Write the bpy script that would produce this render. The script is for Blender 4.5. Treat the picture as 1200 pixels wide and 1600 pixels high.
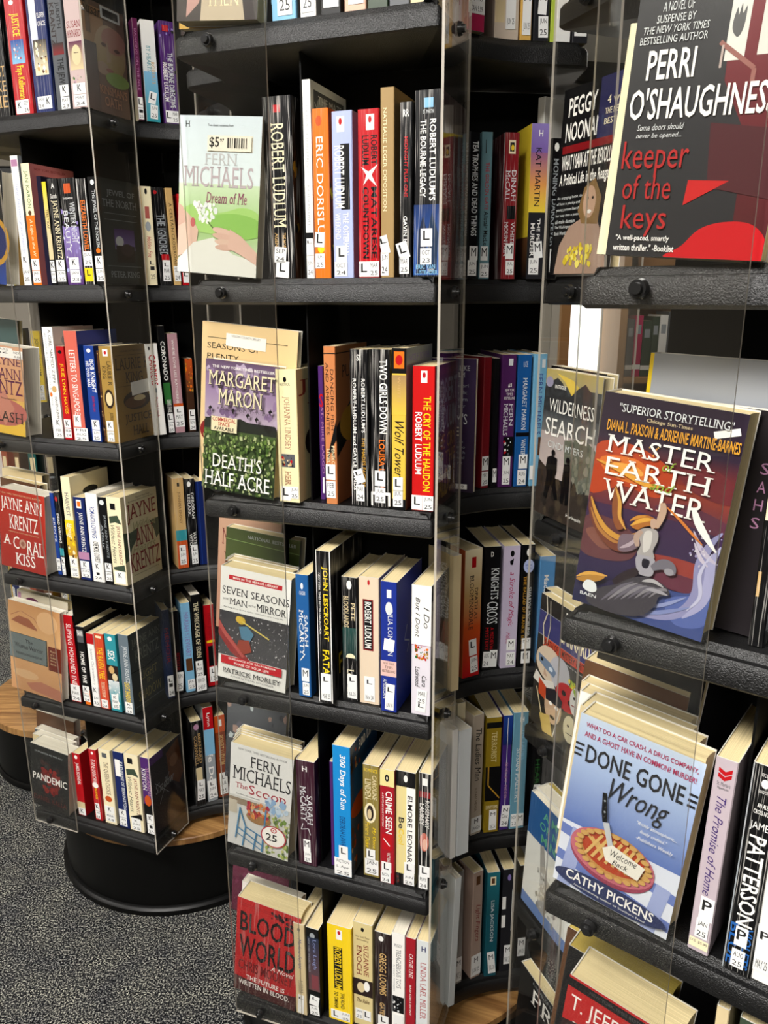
import bpy, bmesh, math, random
from math import sin, cos, pi, radians, hypot
random.seed(7)
for _o in list(bpy.data.objects): bpy.data.objects.remove(_o)
COL = bpy.context.scene.collection
SC = bpy.context.scene

# ------------------------------------------------------------------ camera, world, lights, exposure
CAMH = 1.309; PITCH = radians(15.2); ROLL = radians(-0.15); FPX = 1238.0
cd = bpy.data.cameras.new('camera'); cam = bpy.data.objects.new('camera', cd); COL.objects.link(cam)
cd.sensor_fit = 'HORIZONTAL'; cd.sensor_width = 36; cd.lens = 36*FPX/1200; cd.clip_start = 0.02; cd.clip_end = 60
cam.location = (0, 0, CAMH); cam.rotation_mode = 'XYZ'
import mathutils
V = mathutils.Vector
_f = V((0, cos(PITCH), -sin(PITCH))); _u0 = V((0, sin(PITCH), cos(PITCH))); _x0 = V((1, 0, 0))
_x = _x0*cos(ROLL) + _u0*sin(ROLL); _u = _u0*cos(ROLL) - _x0*sin(ROLL)
cam.matrix_world = mathutils.Matrix(((_x.x, _u.x, -_f.x, 0), (_x.y, _u.y, -_f.y, 0), (_x.z, _u.z, -_f.z, CAMH), (0, 0, 0, 1)))
SC.camera = cam
def proj(x, y, z):
    p = V((x, y, z-CAMH)); d = p.dot(_f)
    return 600+FPX*p.dot(_x)/d, 800-FPX*p.dot(_u)/d
SC.view_settings.view_transform = 'Standard'; SC.view_settings.look = 'None'
SC.view_settings.gamma = 1; SC.view_settings.use_curve_mapping = False
SC.view_settings.exposure = 0.16
w = bpy.data.worlds.new('world'); SC.world = w; w.use_nodes = True
w.node_tree.nodes['Background'].inputs[0].default_value = (0.75, 0.82, 1, 1)
w.node_tree.nodes['Background'].inputs[1].default_value = 0.05
LIGHTS = [  # ceiling light panels: x, y, length along x, length along y, power
    (-1.05, -0.35, 1.2, 0.6, 105), (-3.2, 0.9, 1.2, 0.6, 40), (2.3, -0.4, 1.2, 0.6, 9),
    (-1.6, 3.6, 1.2, 0.6, 22), (1.7, 3.4, 1.2, 0.6, 20), (-0.6, -3.0, 1.2, 0.6, 40)]
CEIL = 2.7

# ------------------------------------------------------------------ materials
def newmat(name):
    m = bpy.data.materials.new(name); m.use_nodes = True
    nt = m.node_tree; b = nt.nodes['Principled BSDF']
    return m, nt, b
def lnk(nt, a, b): nt.links.new(a, b)
def simple(name, col, rough=0.5, metal=0.0, bump=0, bscale=200, spec=0.5, coord='Object', var=0):
    m, nt, b = newmat(name)
    b.inputs['Base Color'].default_value = (*col, 1); b.inputs['Roughness'].default_value = rough
    b.inputs['Metallic'].default_value = metal; b.inputs['Specular IOR Level'].default_value = spec
    if bump or var:
        tc = nt.nodes.new('ShaderNodeTexCoord'); n = nt.nodes.new('ShaderNodeTexNoise')
        n.inputs['Scale'].default_value = bscale; n.inputs['Detail'].default_value = 2
        lnk(nt, tc.outputs[coord], n.inputs['Vector'])
        if bump:
            bp = nt.nodes.new('ShaderNodeBump'); bp.inputs['Strength'].default_value = bump; bp.inputs['Distance'].default_value = 0.001
            lnk(nt, n.outputs[0], bp.inputs['Height']); lnk(nt, bp.outputs[0], b.inputs['Normal'])
        if var:
            r = nt.nodes.new('ShaderNodeValToRGB'); r.color_ramp.elements[0].position = .35; r.color_ramp.elements[1].position = .65
            r.color_ramp.elements[0].color = (*[c*(1-var) for c in col], 1); r.color_ramp.elements[1].color = (*[min(1, c*(1+var)) for c in col], 1)
            lnk(nt, n.outputs[0], r.inputs[0]); lnk(nt, r.outputs[0], b.inputs['Base Color'])
    return m
M = {}
M['plastic'] = simple('black_pebbled_plastic', (0.0032, 0.0032, 0.0035), 0.38, bump=0.8, bscale=900, spec=.5)
M['panel'] = simple('black_panel', (0.0012, 0.0012, 0.0012), 0.6, spec=.15)
M['drum'] = simple('black_laminate', (0.0015, 0.0015, 0.0015), 0.4, spec=.25)
M['bolt'] = simple('black_bolt', (0.01, 0.01, 0.01), 0.25)
M['steel'] = simple('steel', (0.5, 0.5, 0.5), 0.35, 1.0)
M['wall'] = simple('wall_paint', (0.42, 0.38, 0.32), 0.8, bump=.2, bscale=60)
M['ceil'] = simple('ceiling_tile', (0.75, 0.75, 0.73), 0.9)
M['oak'] = simple('oak_veneer', (0.45, 0.24, 0.09), 0.45)

def print_mat():
    m, nt, b = newmat('printed_cover')
    a = nt.nodes.new('ShaderNodeAttribute'); a.attribute_name = 'Col'
    tc = nt.nodes.new('ShaderNodeTexCoord')
    mp = nt.nodes.new('ShaderNodeMapping'); mp.inputs['Scale'].default_value = (900, 300, 14)
    n = nt.nodes.new('ShaderNodeTexNoise'); n.inputs['Scale'].default_value = 1; n.inputs['Detail'].default_value = 2
    lnk(nt, tc.outputs['Object'], mp.inputs[0]); lnk(nt, mp.outputs[0], n.inputs['Vector'])
    r = nt.nodes.new('ShaderNodeValToRGB'); r.color_ramp.elements[0].position = .57; r.color_ramp.elements[1].position = .66
    lnk(nt, n.outputs[0], r.inputs[0])
    mul = nt.nodes.new('ShaderNodeMath'); mul.operation = 'MULTIPLY'
    lnk(nt, r.outputs[0], mul.inputs[0]); lnk(nt, a.outputs['Alpha'], mul.inputs[1])
    mx = nt.nodes.new('ShaderNodeMix'); mx.data_type = 'RGBA'
    lnk(nt, mul.outputs[0], mx.inputs[0]); lnk(nt, a.outputs['Color'], mx.inputs[6]); mx.inputs[7].default_value = (.62, .6, .56, 1)
    lnk(nt, mx.outputs[2], b.inputs['Base Color'])
    b.inputs['Roughness'].default_value = 0.32; b.inputs['Specular IOR Level'].default_value = 0.35
    return m
M['print'] = print_mat()
def pages_mat(name, col):
    m, nt, b = newmat(name)
    tc = nt.nodes.new('ShaderNodeTexCoord')
    mp = nt.nodes.new('ShaderNodeMapping'); mp.inputs['Scale'].default_value = (2600, 6, 6)
    n = nt.nodes.new('ShaderNodeTexNoise'); n.inputs['Scale'].default_value = 1; n.inputs['Detail'].default_value = 3
    lnk(nt, tc.outputs['Object'], mp.inputs[0]); lnk(nt, mp.outputs[0], n.inputs['Vector'])
    r = nt.nodes.new('ShaderNodeValToRGB'); r.color_ramp.elements[0].position = .3; r.color_ramp.elements[1].position = .7
    r.color_ramp.elements[0].color = (*[c*.72 for c in col], 1); r.color_ramp.elements[1].color = (*[min(1, c*1.1) for c in col], 1)
    lnk(nt, n.outputs[0], r.inputs[0]); lnk(nt, r.outputs[0], b.inputs['Base Color'])
    bp = nt.nodes.new('ShaderNodeBump'); bp.inputs['Strength'].default_value = .5; bp.inputs['Distance'].default_value = .0003
    lnk(nt, n.outputs[0], bp.inputs['Height']); lnk(nt, bp.outputs[0], b.inputs['Normal'])
    b.inputs['Roughness'].default_value = 0.9; b.inputs['Specular IOR Level'].default_value = 0.1
    return m
M['pages'] = pages_mat('yellowed_page_edges', (0.80, 0.66, 0.37))
M['pagesw'] = pages_mat('pale_page_edges', (0.84, 0.78, 0.64))
M['pagesg'] = pages_mat('gold_page_edges', (0.62, 0.47, 0.10))

def acrylic():
    m, nt, b = newmat('clear_acrylic'); nt.nodes.remove(b)
    out = nt.nodes['Material Output']
    g = nt.nodes.new('ShaderNodeNewGeometry')
    d = nt.nodes.new('ShaderNodeVectorMath'); d.operation = 'DOT_PRODUCT'
    lnk(nt, g.outputs['Normal'], d.inputs[0]); lnk(nt, g.outputs['Incoming'], d.inputs[1])
    ab = nt.nodes.new('ShaderNodeMath'); ab.operation = 'ABSOLUTE'; lnk(nt, d.outputs['Value'], ab.inputs[0])
    om = nt.nodes.new('ShaderNodeMath'); om.operation = 'SUBTRACT'; om.inputs[0].default_value = 1; lnk(nt, ab.outputs[0], om.inputs[1])
    pw = nt.nodes.new('ShaderNodeMath'); pw.operation = 'POWER'; lnk(nt, om.outputs[0], pw.inputs[0]); pw.inputs[1].default_value = 5
    ma = nt.nodes.new('ShaderNodeMath'); ma.operation = 'MULTIPLY_ADD'; lnk(nt, pw.outputs[0], ma.inputs[0]); ma.inputs[1].default_value = .95; ma.inputs[2].default_value = .05
    t = nt.nodes.new('ShaderNodeBsdfTransparent'); t.inputs[0].default_value = (.965, .965, .955, 1)
    gl = nt.nodes.new('ShaderNodeBsdfGlossy'); gl.inputs['Roughness'].default_value = .015; gl.inputs['Color'].default_value = (1, 1, 1, 1)
    mx = nt.nodes.new('ShaderNodeMixShader'); lnk(nt, ma.outputs[0], mx.inputs[0]); lnk(nt, t.outputs[0], mx.inputs[1]); lnk(nt, gl.outputs[0], mx.inputs[2])
    lnk(nt, mx.outputs[0], out.inputs[0])
    return m
M['acrylic'] = acrylic()
def acr_edge():
    m, nt, b = newmat('acrylic_sawn_edge')
    b.inputs['Base Color'].default_value = (.55, .5, .42, 1); b.inputs['Roughness'].default_value = .4
    b.inputs['Alpha'].default_value = .75
    return m
M['acredge'] = acr_edge()

def wood_mat():
    m, nt, b = newmat('oak_top')
    tc = nt.nodes.new('ShaderNodeTexCoord'); mp = nt.nodes.new('ShaderNodeMapping'); mp.inputs['Scale'].default_value = (4, 60, 4); mp.inputs['Rotation'].default_value = (0, 0, .6)
    n = nt.nodes.new('ShaderNodeTexNoise'); n.inputs['Scale'].default_value = 1.5; n.inputs['Detail'].default_value = 5; n.inputs['Distortion'].default_value = .6
    lnk(nt, tc.outputs['Object'], mp.inputs[0]); lnk(nt, mp.outputs[0], n.inputs['Vector'])
    r = nt.nodes.new('ShaderNodeValToRGB'); r.color_ramp.elements[0].position = .35; r.color_ramp.elements[1].position = .7
    r.color_ramp.elements[0].color = (.17, .075, .022, 1); r.color_ramp.elements[1].color = (.46, .25, .085, 1)
    lnk(nt, n.outputs[0], r.inputs[0]); lnk(nt, r.outputs[0], b.inputs['Base Color']); b.inputs['Roughness'].default_value = .4
    return m
M['wood'] = wood_mat()
def carpet_mat():
    m, nt, b = newmat('flecked_carpet')
    tc = nt.nodes.new('ShaderNodeTexCoord')
    n = nt.nodes.new('ShaderNodeTexNoise'); n.inputs['Scale'].default_value = 290; n.inputs['Detail'].default_value = 2; n.inputs['Roughness'].default_value = .7
    v = nt.nodes.new('ShaderNodeTexVoronoi'); v.inputs['Scale'].default_value = 330
    n2 = nt.nodes.new('ShaderNodeTexNoise'); n2.inputs['Scale'].default_value = 14; n2.inputs['Detail'].default_value = 4
    for q in (n, v, n2): lnk(nt, tc.outputs['Object'], q.inputs['Vector'])
    r = nt.nodes.new('ShaderNodeValToRGB'); cr = r.color_ramp
    cr.elements[0].position = .42; cr.elements[0].color = (.004, .004, .005, 1); cr.elements[1].position = .62; cr.elements[1].color = (.66, .65, .57, 1)
    e = cr.elements.new(.53); e.color = (.05, .053, .06, 1)
    lnk(nt, n.outputs[0], r.inputs[0])
    mx = nt.nodes.new('ShaderNodeMix'); mx.data_type = 'RGBA'; mx.blend_type = 'MULTIPLY'; mx.inputs[0].default_value = .8
    lnk(nt, r.outputs[0], mx.inputs[6])
    r2 = nt.nodes.new('ShaderNodeValToRGB'); r2.color_ramp.elements[0].color = (.45, .45, .5, 1); r2.color_ramp.elements[1].color = (1, .98, .9, 1)
    r2.color_ramp.elements[0].position = .3; r2.color_ramp.elements[1].position = .7
    lnk(nt, n2.outputs[0], r2.inputs[0]); lnk(nt, r2.outputs[0], mx.inputs[7])
    lnk(nt, mx.outputs[2], b.inputs['Base Color'])
    b.inputs['Roughness'].default_value = 1; b.inputs['Specular IOR Level'].default_value = .05
    bp = nt.nodes.new('ShaderNodeBump'); bp.inputs['Strength'].default_value = 1; bp.inputs['Distance'].default_value = .004
    lnk(nt, n.outputs[0], bp.inputs['Height']); lnk(nt, bp.outputs[0], b.inputs['Normal'])
    return m
M['carpet'] = carpet_mat()
def emit(name, col, s):
    m, nt, b = newmat(name)
    b.inputs['Base Color'].default_value = (*col, 1); b.inputs['Emission Color'].default_value = (*col, 1); b.inputs['Emission Strength'].default_value = s
    return m
M['lamp'] = emit('lit_diffuser', (1, .97, .92), 6)
M['sky'] = emit('daylight_window', (.95, 1, .97), 1.6)

# ------------------------------------------------------------------ object helpers
def tag(o, label=None, cat=None, group=None, kind=None):
    if label: o['label'] = label
    if cat: o['category'] = cat
    if group: o['group'] = group
    if kind: o['kind'] = kind
    return o
def empty(name, loc=(0, 0, 0), rz=0, parent=None, lean=0, tip=0):
    o = bpy.data.objects.new(name, None); COL.objects.link(o); o.location = loc
    o.rotation_euler = (tip, lean, rz); o.empty_display_size = .02
    if parent: o.parent = parent
    return o
def mob(name, verts, faces, mats, parent=None, fm=None, smooth=False, cols=None):
    me = bpy.data.meshes.new(name); me.from_pydata(verts, [], faces)
    for m in (mats if isinstance(mats, (list, tuple)) else [mats]): me.materials.append(m)
    if fm: me.polygons.foreach_set('material_index', fm)
    if smooth: me.polygons.foreach_set('use_smooth', [True]*len(faces))
    if cols:
        ca = me.color_attributes.new('Col', 'FLOAT_COLOR', 'CORNER')
        buf = []
        for c in cols: buf.extend(c)
        ca.data.foreach_set('color', buf)
    o = bpy.data.objects.new(name, me); COL.objects.link(o)
    if parent: o.parent = parent
    return o
def box_vf(x0, x1, y0, y1, z0, z1):
    v = [(x0, y0, z0), (x1, y0, z0), (x1, y1, z0), (x0, y1, z0), (x0, y0, z1), (x1, y0, z1), (x1, y1, z1), (x0, y1, z1)]
    f = [(0, 3, 2, 1), (4, 5, 6, 7), (0, 1, 5, 4), (1, 2, 6, 5), (2, 3, 7, 6), (3, 0, 4, 7)]
    return v, f
def box(name, x0, x1, y0, y1, z0, z1, mat, parent=None, bev=0):
    v, f = box_vf(x0, x1, y0, y1, z0, z1)
    if bev:
        bm = bmesh.new(); vs = [bm.verts.new(p) for p in v]; [bm.faces.new([vs[i] for i in q]) for q in f]
        bmesh.ops.bevel(bm, geom=list(bm.edges), offset=bev, segments=2, affect='EDGES')
        me = bpy.data.meshes.new(name); bm.to_mesh(me); bm.free(); me.materials.append(mat)
        o = bpy.data.objects.new(name, me); COL.objects.link(o)
        if parent: o.parent = parent
        return o
    return mob(name, v, f, mat, parent)
def lathe(name, prof, mat, parent=None, n=48, loc=None, smooth=True):
    v = []; f = []
    for (r, z) in prof:
        for i in range(n): v.append((r*cos(2*pi*i/n), r*sin(2*pi*i/n), z))
    for k in range(len(prof)-1):
        for i in range(n):
            j = (i+1) % n; f.append((k*n+i, k*n+j, (k+1)*n+j, (k+1)*n+i))
    f.append(tuple(range(n))[::-1]); f.append(tuple((len(prof)-1)*n+i for i in range(n)))
    o = mob(name, v, f, mat, parent, smooth=False)
    if smooth: o.data.shade_smooth(); o.data.set_sharp_from_angle(angle=radians(35))
    if loc: o.location = loc
    return o

# ------------------------------------------------------------------ glyphs of the built-in font, as flat meshes
CH = "ABCDEFGHIJKLMNOPQRSTUVWXYZabcdefghijklmnopqrstuvwxyz0123456789.,'\"-&!?:#$|"
GL = {}
def load_glyphs():
    objs = []
    def mk(body, off=0):
        c = bpy.data.curves.new('g', 'FONT'); c.body = body; c.size = 1; c.resolution_u = 2; c.offset = off
        o = bpy.data.objects.new('g', c); COL.objects.link(o); objs.append(o); return o
    g = {(ch, b): mk(ch, .014 if b else 0) for ch in CH for b in (0, 1)}
    adv = {ch: mk('|'+ch+'|') for ch in CH}; base = mk('||')
    bpy.context.view_layer.update(); dg = bpy.context.evaluated_depsgraph_get()
    def me_of(o):
        e = o.evaluated_get(dg); m = e.to_mesh()
        v = [(p.co.x, p.co.y) for p in m.vertices]; f = [tuple(p.vertices) for p in m.polygons]; e.to_mesh_clear(); return v, f
    def width(o):
        v, f = me_of(o); xs = [p[0] for p in v]; return max(xs)-min(xs)
    w0 = width(base)
    for ch in CH:
        a = width(adv[ch])-w0
        for b in (0, 1):
            v, f = me_of(g[(ch, b)]); GL[(ch, b)] = (v, f, a)
    for o in objs:
        c = o.data; bpy.data.objects.remove(o); bpy.data.curves.remove(c)
    # simple serifs: short flat stem ends get a bar
    for ch in CH:
        if not ch.isalpha(): GL[(ch, 2)] = GL[(ch, 0)]; continue
        v, f, a = GL[(ch, 0)]; v = list(v); f = list(f)
        top = max(p[1] for p in v)
        for lev, d in ((0, 1), (top, -1)):
            xs = sorted(p[0] for p in v if abs(p[1]-lev) < .004)
            k = 0
            while k+1 < len(xs):
                if .03 < xs[k+1]-xs[k] < .16:
                    n = len(v); x0, x1 = xs[k]-.07, xs[k+1]+.07
                    v += [(x0, lev), (x1, lev), (x1, lev+d*.045), (x0, lev+d*.045)]
                    f.append((n, n+1, n+2, n+3) if d > 0 else (n+3, n+2, n+1, n)); k += 2
                else: k += 1
        GL[(ch, 2)] = (v, f, a)
load_glyphs()
def layout(s, style=0):
    """-> verts, faces, width, height for a line of text in em units (baseline 0)"""
    vs = []; fs = []; x = 0
    for ch in s:
        if ch == ' ': x += .3; continue
        g = GL.get((ch, style)) or GL.get((ch.upper(), style))
        if not g: x += .3; continue
        n = len(vs); vs += [(p[0]+x, p[1]) for p in g[0]]; fs += [tuple(i+n for i in q) for q in g[1]]; x += g[2]
    return vs, fs, x

class Flat:
    """a stack of printed shapes on a rectangle of w x h metres; u right, v down, both 0..1; every new shape lies a hair above the last"""
    STEP = 0.00006
    def __init__(s, w, h): s.w = w; s.h = h; s.v = []; s.f = []; s.c = []; s.l = 1
    def poly(s, pts, col, col2=None, lay=True):
        """pts in uv; col2 = colour at the bottom (largest v) for a printed blend; listed clockwise or not"""
        a = 0
        for i in range(len(pts)):
            x0, y0 = pts[i]; x1, y1 = pts[(i+1) % len(pts)]; a += x0*y1-x1*y0
        if a > 0: pts = pts[::-1]
        n = len(s.v); z = s.l*s.STEP
        s.v += [(u*s.w, (1-v)*s.h, z) for u, v in pts]; s.f.append(tuple(range(n, n+len(pts))))
        if col2:
            v0 = min(p[1] for p in pts); v1 = max(p[1] for p in pts)
            for u, v in pts:
                t = (v-v0)/max(1e-6, v1-v0); s.c.append((*[col[i]*(1-t)+col2[i]*t for i in range(3)], 0))
        else: s.c += [(*col, 0)]*len(pts)
        if lay: s.l += 1
        return s
    def rect(s, u0, v0, u1, v1, col, col2=None): return s.poly([(u0, v0), (u1, v0), (u1, v1), (u0, v1)], col, col2)
    def ell(s, u, v, ru, rv, col, n=18, col2=None, a=0):
        pts = []
        for i in range(n):
            x = ru*s.w*cos(2*pi*i/n); y = rv*s.h*sin(2*pi*i/n)
            pts.append((u+(x*cos(a)-y*sin(a))/s.w, v+(x*sin(a)+y*cos(a))/s.h))
        return s.poly(pts, col, col2)
    @staticmethod
    def _cr(P, closed, k=5):
        out = []; N = len(P); rng = range(N if closed else N-1)
        for i in rng:
            g = lambda j: P[j % N] if closed else P[min(max(j, 0), N-1)]
            p0, p1, p2, p3 = g(i-1), g(i), g(i+1), g(i+2)
            for j in range(k):
                t = j/k
                out.append(tuple(.5*(2*p1[a]+(p2[a]-p0[a])*t+(2*p0[a]-5*p1[a]+4*p2[a]-p3[a])*t*t+(3*p1[a]-p0[a]-3*p2[a]+p3[a])*t**3) for a in range(len(p1))))
        if not closed: out.append(P[-1])
        return out
    def blob(s, pts, col, col2=None):
        P = [(min(max(u, 0), 1), min(max(v, 0), 1)) for u, v in s._cr(list(pts), True)]
        return s.poly(P, col, col2)
    def stroke(s, pts, w0, w1, col):
        """tapering smooth stroke, widest in the middle"""
        P = s._cr([(min(max(u, 0), 1), min(max(v, 0), 1)) for u, v in pts], False, 6); n = len(P)
        L = []; Rr = []
        for i, (u, v) in enumerate(P):
            a = P[max(0, i-1)]; b = P[min(n-1, i+1)]; dx = (b[0]-a[0])*s.w; dy = (b[1]-a[1])*s.h; d = hypot(dx, dy) or 1
            w_ = w0+(w1-w0)*sin(pi*i/(n-1)); L.append((u-dy/d*w_/2/s.w, v+dx/d*w_/2/s.h)); Rr.append((u+dy/d*w_/2/s.w, v-dx/d*w_/2/s.h))
        cl = lambda p: (min(max(p[0], 0), 1), min(max(p[1], 0), 1))
        for i in range(n-1): s.poly([cl(L[i]), cl(L[i+1]), cl(Rr[i+1]), cl(Rr[i])], col, lay=False)
        s.l += 1; return s
    def line(s, pts, wd, col):
        for i in range(len(pts)-1):
            (u0, v0), (u1, v1) = pts[i], pts[i+1]
            dx = (u1-u0)*s.w; dy = (v1-v0)*s.h; L = hypot(dx, dy) or 1; nx = -dy/L*wd/2/s.w; ny = dx/L*wd/2/s.h
            s.poly([(u0+nx, v0+ny), (u1+nx, v1+ny), (u1-nx, v1-ny), (u0-nx, v0-ny)], col, lay=False)
        s.l += 1; return s
    def spots(s, u0, v0, u1, v1, n, cols, r=.02, seed=1, k=5):
        R = random.Random(seed)
        for i in range(n):
            u = R.uniform(u0, u1); v = R.uniform(v0, v1); rr = r*R.uniform(.5, 1.4)
            a0 = R.random()*6; pts = [(u+rr*s.h/s.w*.75*cos(a0+2*pi*j/k)*R.uniform(.6, 1.2), v+rr*sin(a0+2*pi*j/k)*R.uniform(.6, 1.2)) for j in range(k)]
            pts = [(min(max(p, .0), 1.), min(max(q, .0), 1.)) for p, q in pts]
            s.poly(pts, cols[i % len(cols)], lay=(i % 8 == 7))
        s.l += 1; return s
    def text(s, t, u0, v0, u1, v1, col, style=0, rot=False, sh=0, fit=True, al='c'):
        """a line stretched into the box; rot = reads top to bottom; sh = slant; style 1 bold 2 serif"""
        vs, fs, wd = layout(t, style)
        if not vs: return s
        xs = [p[0] for p in vs]; ys = [p[1] for p in vs]; xa, xb, ya, yb = min(xs), max(xs), min(ys), max(ys)
        n = len(s.v); z = s.l*s.STEP
        for x, y in vs:
            x += sh*(y-ya)
            if rot:
                p = (u0+(u1-u0)*(y-ya)/(yb-ya), v0+(v1-v0)*(x-xa)/(xb-xa+sh*(yb-ya)))
            else:
                p = (u0+(u1-u0)*(x-xa)/(xb-xa+sh*(yb-ya)), v1-(v1-v0)*(y-ya)/(yb-ya))
            s.v.append((p[0]*s.w, (1-p[1])*s.h, z))
        s.f += [tuple(i+n for i in q) for q in fs]; s.c += [(*col, 0)]*sum(len(q) for q in fs)
        s.l += 1; return s
    def out(s, fn, V_, F_, C_):
        n = len(V_); V_ += [fn(*p) for p in s.v]; F_ += [tuple(i+n for i in q) for q in s.f]; 
        C_ += s.c
# ------------------------------------------------------------------ book tower: a three-armed rotor of moulded trays on a round drum
H = .275; NT = 6; LIPH = .030; Z5 = .200         # tray spacing, trays, lip height, lowest lip above the carpet
ARM, TL, TR, INN = .315, -.165, .155, .203       # arm reach, arm left and right edge, start of the valley
def lipz(k): return Z5+(5-k)*H
class Tower:
    def __init__(s, A, head, end=(.283, .107)):
        s.end = end; s.me = None; s.S = (0, 0); s.ov = {}   # A: front right corner of the arm that faces the camera; head: direction of that front (degrees)
        h = radians(head); s.t = (cos(h), sin(h)); s.n = (sin(h), -cos(h)); s.h = h
        s.c = (A[0]-TR*s.t[0]-ARM*s.n[0], A[1]-TR*s.t[1]-ARM*s.n[1])
    def w(s, t, n, arm=0):                       # arm-local (along the front, outwards) -> world
        a = s.h+arm*2*pi/3; T = (cos(a), sin(a)); N = (sin(a), -cos(a))
        q = s.S if arm % 3 == 2 else (0, 0)
        return (s.c[0]+t*T[0]+n*N[0]+q[0], s.c[1]+t*T[1]+n*N[1]+q[1])
    def loc(s, t, n, arm=0):                     # arm-local -> tower-local
        x, y = s.w(t, n, arm); return s.tl(x, y)
    def tl(s, x, y):
        x -= s.c[0]; y -= s.c[1]; return (x*cos(s.h)+y*sin(s.h), -x*sin(s.h)+y*cos(s.h))
def outline(tw):
    base = [(TL, INN), (TL, ARM), (TR, ARM), (TR, INN), (.194, .157), tw.end]
    pts = []
    for arm in range(3):
        pts += [tw.loc(t, n, arm) for t, n in base]
    for i, q in tw.ov.items(): pts[i] = tw.tl(*q)
    # round the corners
    out = []; N = len(pts)
    for i in range(N):
        p0, p1, p2 = V(pts[i-1]), V(pts[i]), V(pts[(i+1) % N])
        k = i % 6; r = {0: .012, 1: .008, 2: .006, 3: .012, 4: .03, 5: .014}[k]
        a = p1+(p0-p1).normalized()*r; b = p1+(p2-p1).normalized()*r
        for j in range(5):
            u = j/4; out.append(a*(1-u)**2+p1*2*u*(1-u)+b*u*u)
    return out
def inset(P, d):
    out = []; N = len(P)
    for i in range(N):
        e1 = (P[i]-P[i-1]).normalized(); e2 = (P[(i+1) % N]-P[i]).normalized()
        n1 = V((-e1.y, e1.x)); n2 = V((-e2.y, e2.x)); b = (n1+n2)
        b = b/max(.5, b.dot(n1)) if b.length > 1e-6 else n1
        out.append(P[i]+b*d)
    return out
def tray(tw, k, parent):
    if tw.me is None:
        P = outline(tw)
        rings = [(.004, 0), (0, .003), (0, .019), (.003, .023), (.008, .0235), (.012, .030), (.020, .030)]
        v = []; f = []; n = len(P)
        for d, z in rings: v += [(p.x, p.y, z) for p in inset(P, d)]
        for r in range(len(rings)-1):
            for i in range(n):
                j = (i+1) % n; f.append((r*n+i, r*n+j, (r+1)*n+j, (r+1)*n+i))
        m = len(v); v.append((0, 0, .030)); v.append((0, 0, 0)); q = (len(rings)-1)*n
        for i in range(n):
            j = (i+1) % n; f.append((q+i, q+j, m)); f.append((j, i, m+1))
        o = mob('tray', v, f, M['plastic'], parent); tw.me = o.data; tw.me.shade_smooth(); tw.me.set_sharp_from_angle(angle=radians(40))
    else:
        o = bpy.data.objects.new('tray', tw.me); COL.objects.link(o); o.parent = parent
    o.location = (0, 0, lipz(k)); return o
def slab(name, p, q, th, z0, z1, mat, parent, edge=None):
    """upright sheet between plan points p and q (tower-local), thickness th"""
    p = V(p); q = V(q); e = (q-p).normalized(); nn = V((-e.y, e.x))*th/2
    c = [p-nn, q-nn, q+nn, p+nn]; v = [(a.x, a.y, z) for z in (z0, z1) for a in c]
    f = [(0, 3, 2, 1), (4, 5, 6, 7), (0, 1, 5, 4), (1, 2, 6, 5), (2, 3, 7, 6), (3, 0, 4, 7)]
    if edge: return mob(name, v, f, [mat, edge], parent, fm=[1, 1, 0, 1, 0, 1])
    return mob(name, v, f, mat, parent)
def bolt_me():
    bm = bmesh.new()
    for r, z0, z1 in ((.0075, 0, .0045), (.0045, .0045, .0075)):
        bmesh.ops.create_cone(bm, cap_ends=True, segments=20, radius1=r, radius2=r*.85, depth=z1-z0, matrix=mathutils.Matrix.Translation((0, 0, (z0+z1)/2)))
    me = bpy.data.meshes.new('bolt'); bm.to_mesh(me); bm.free(); me.materials.append(M['bolt']); me.shade_smooth(); me.set_sharp_from_angle(angle=radians(40)); return me
BOLT = bolt_me()
def bolt(parent, t, n, z, tw, arm, ang):
    """bolt head on a plate; ang = plan heading of the outward direction in arm frame (0: outwards along n, 1: along +t)"""
    o = bpy.data.objects.new('bolt', BOLT); COL.objects.link(o); o.parent = parent
    x, y = tw.loc(t, n, arm); a = arm*2*pi/3
    d = V((sin(a), -cos(a), 0)) if ang == 0 else V((cos(a), sin(a), 0))
    o.location = (x, y, z); o.rotation_mode = 'QUATERNION'; o.rotation_quaternion = d.to_track_quat('Z', 'Y')
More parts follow.
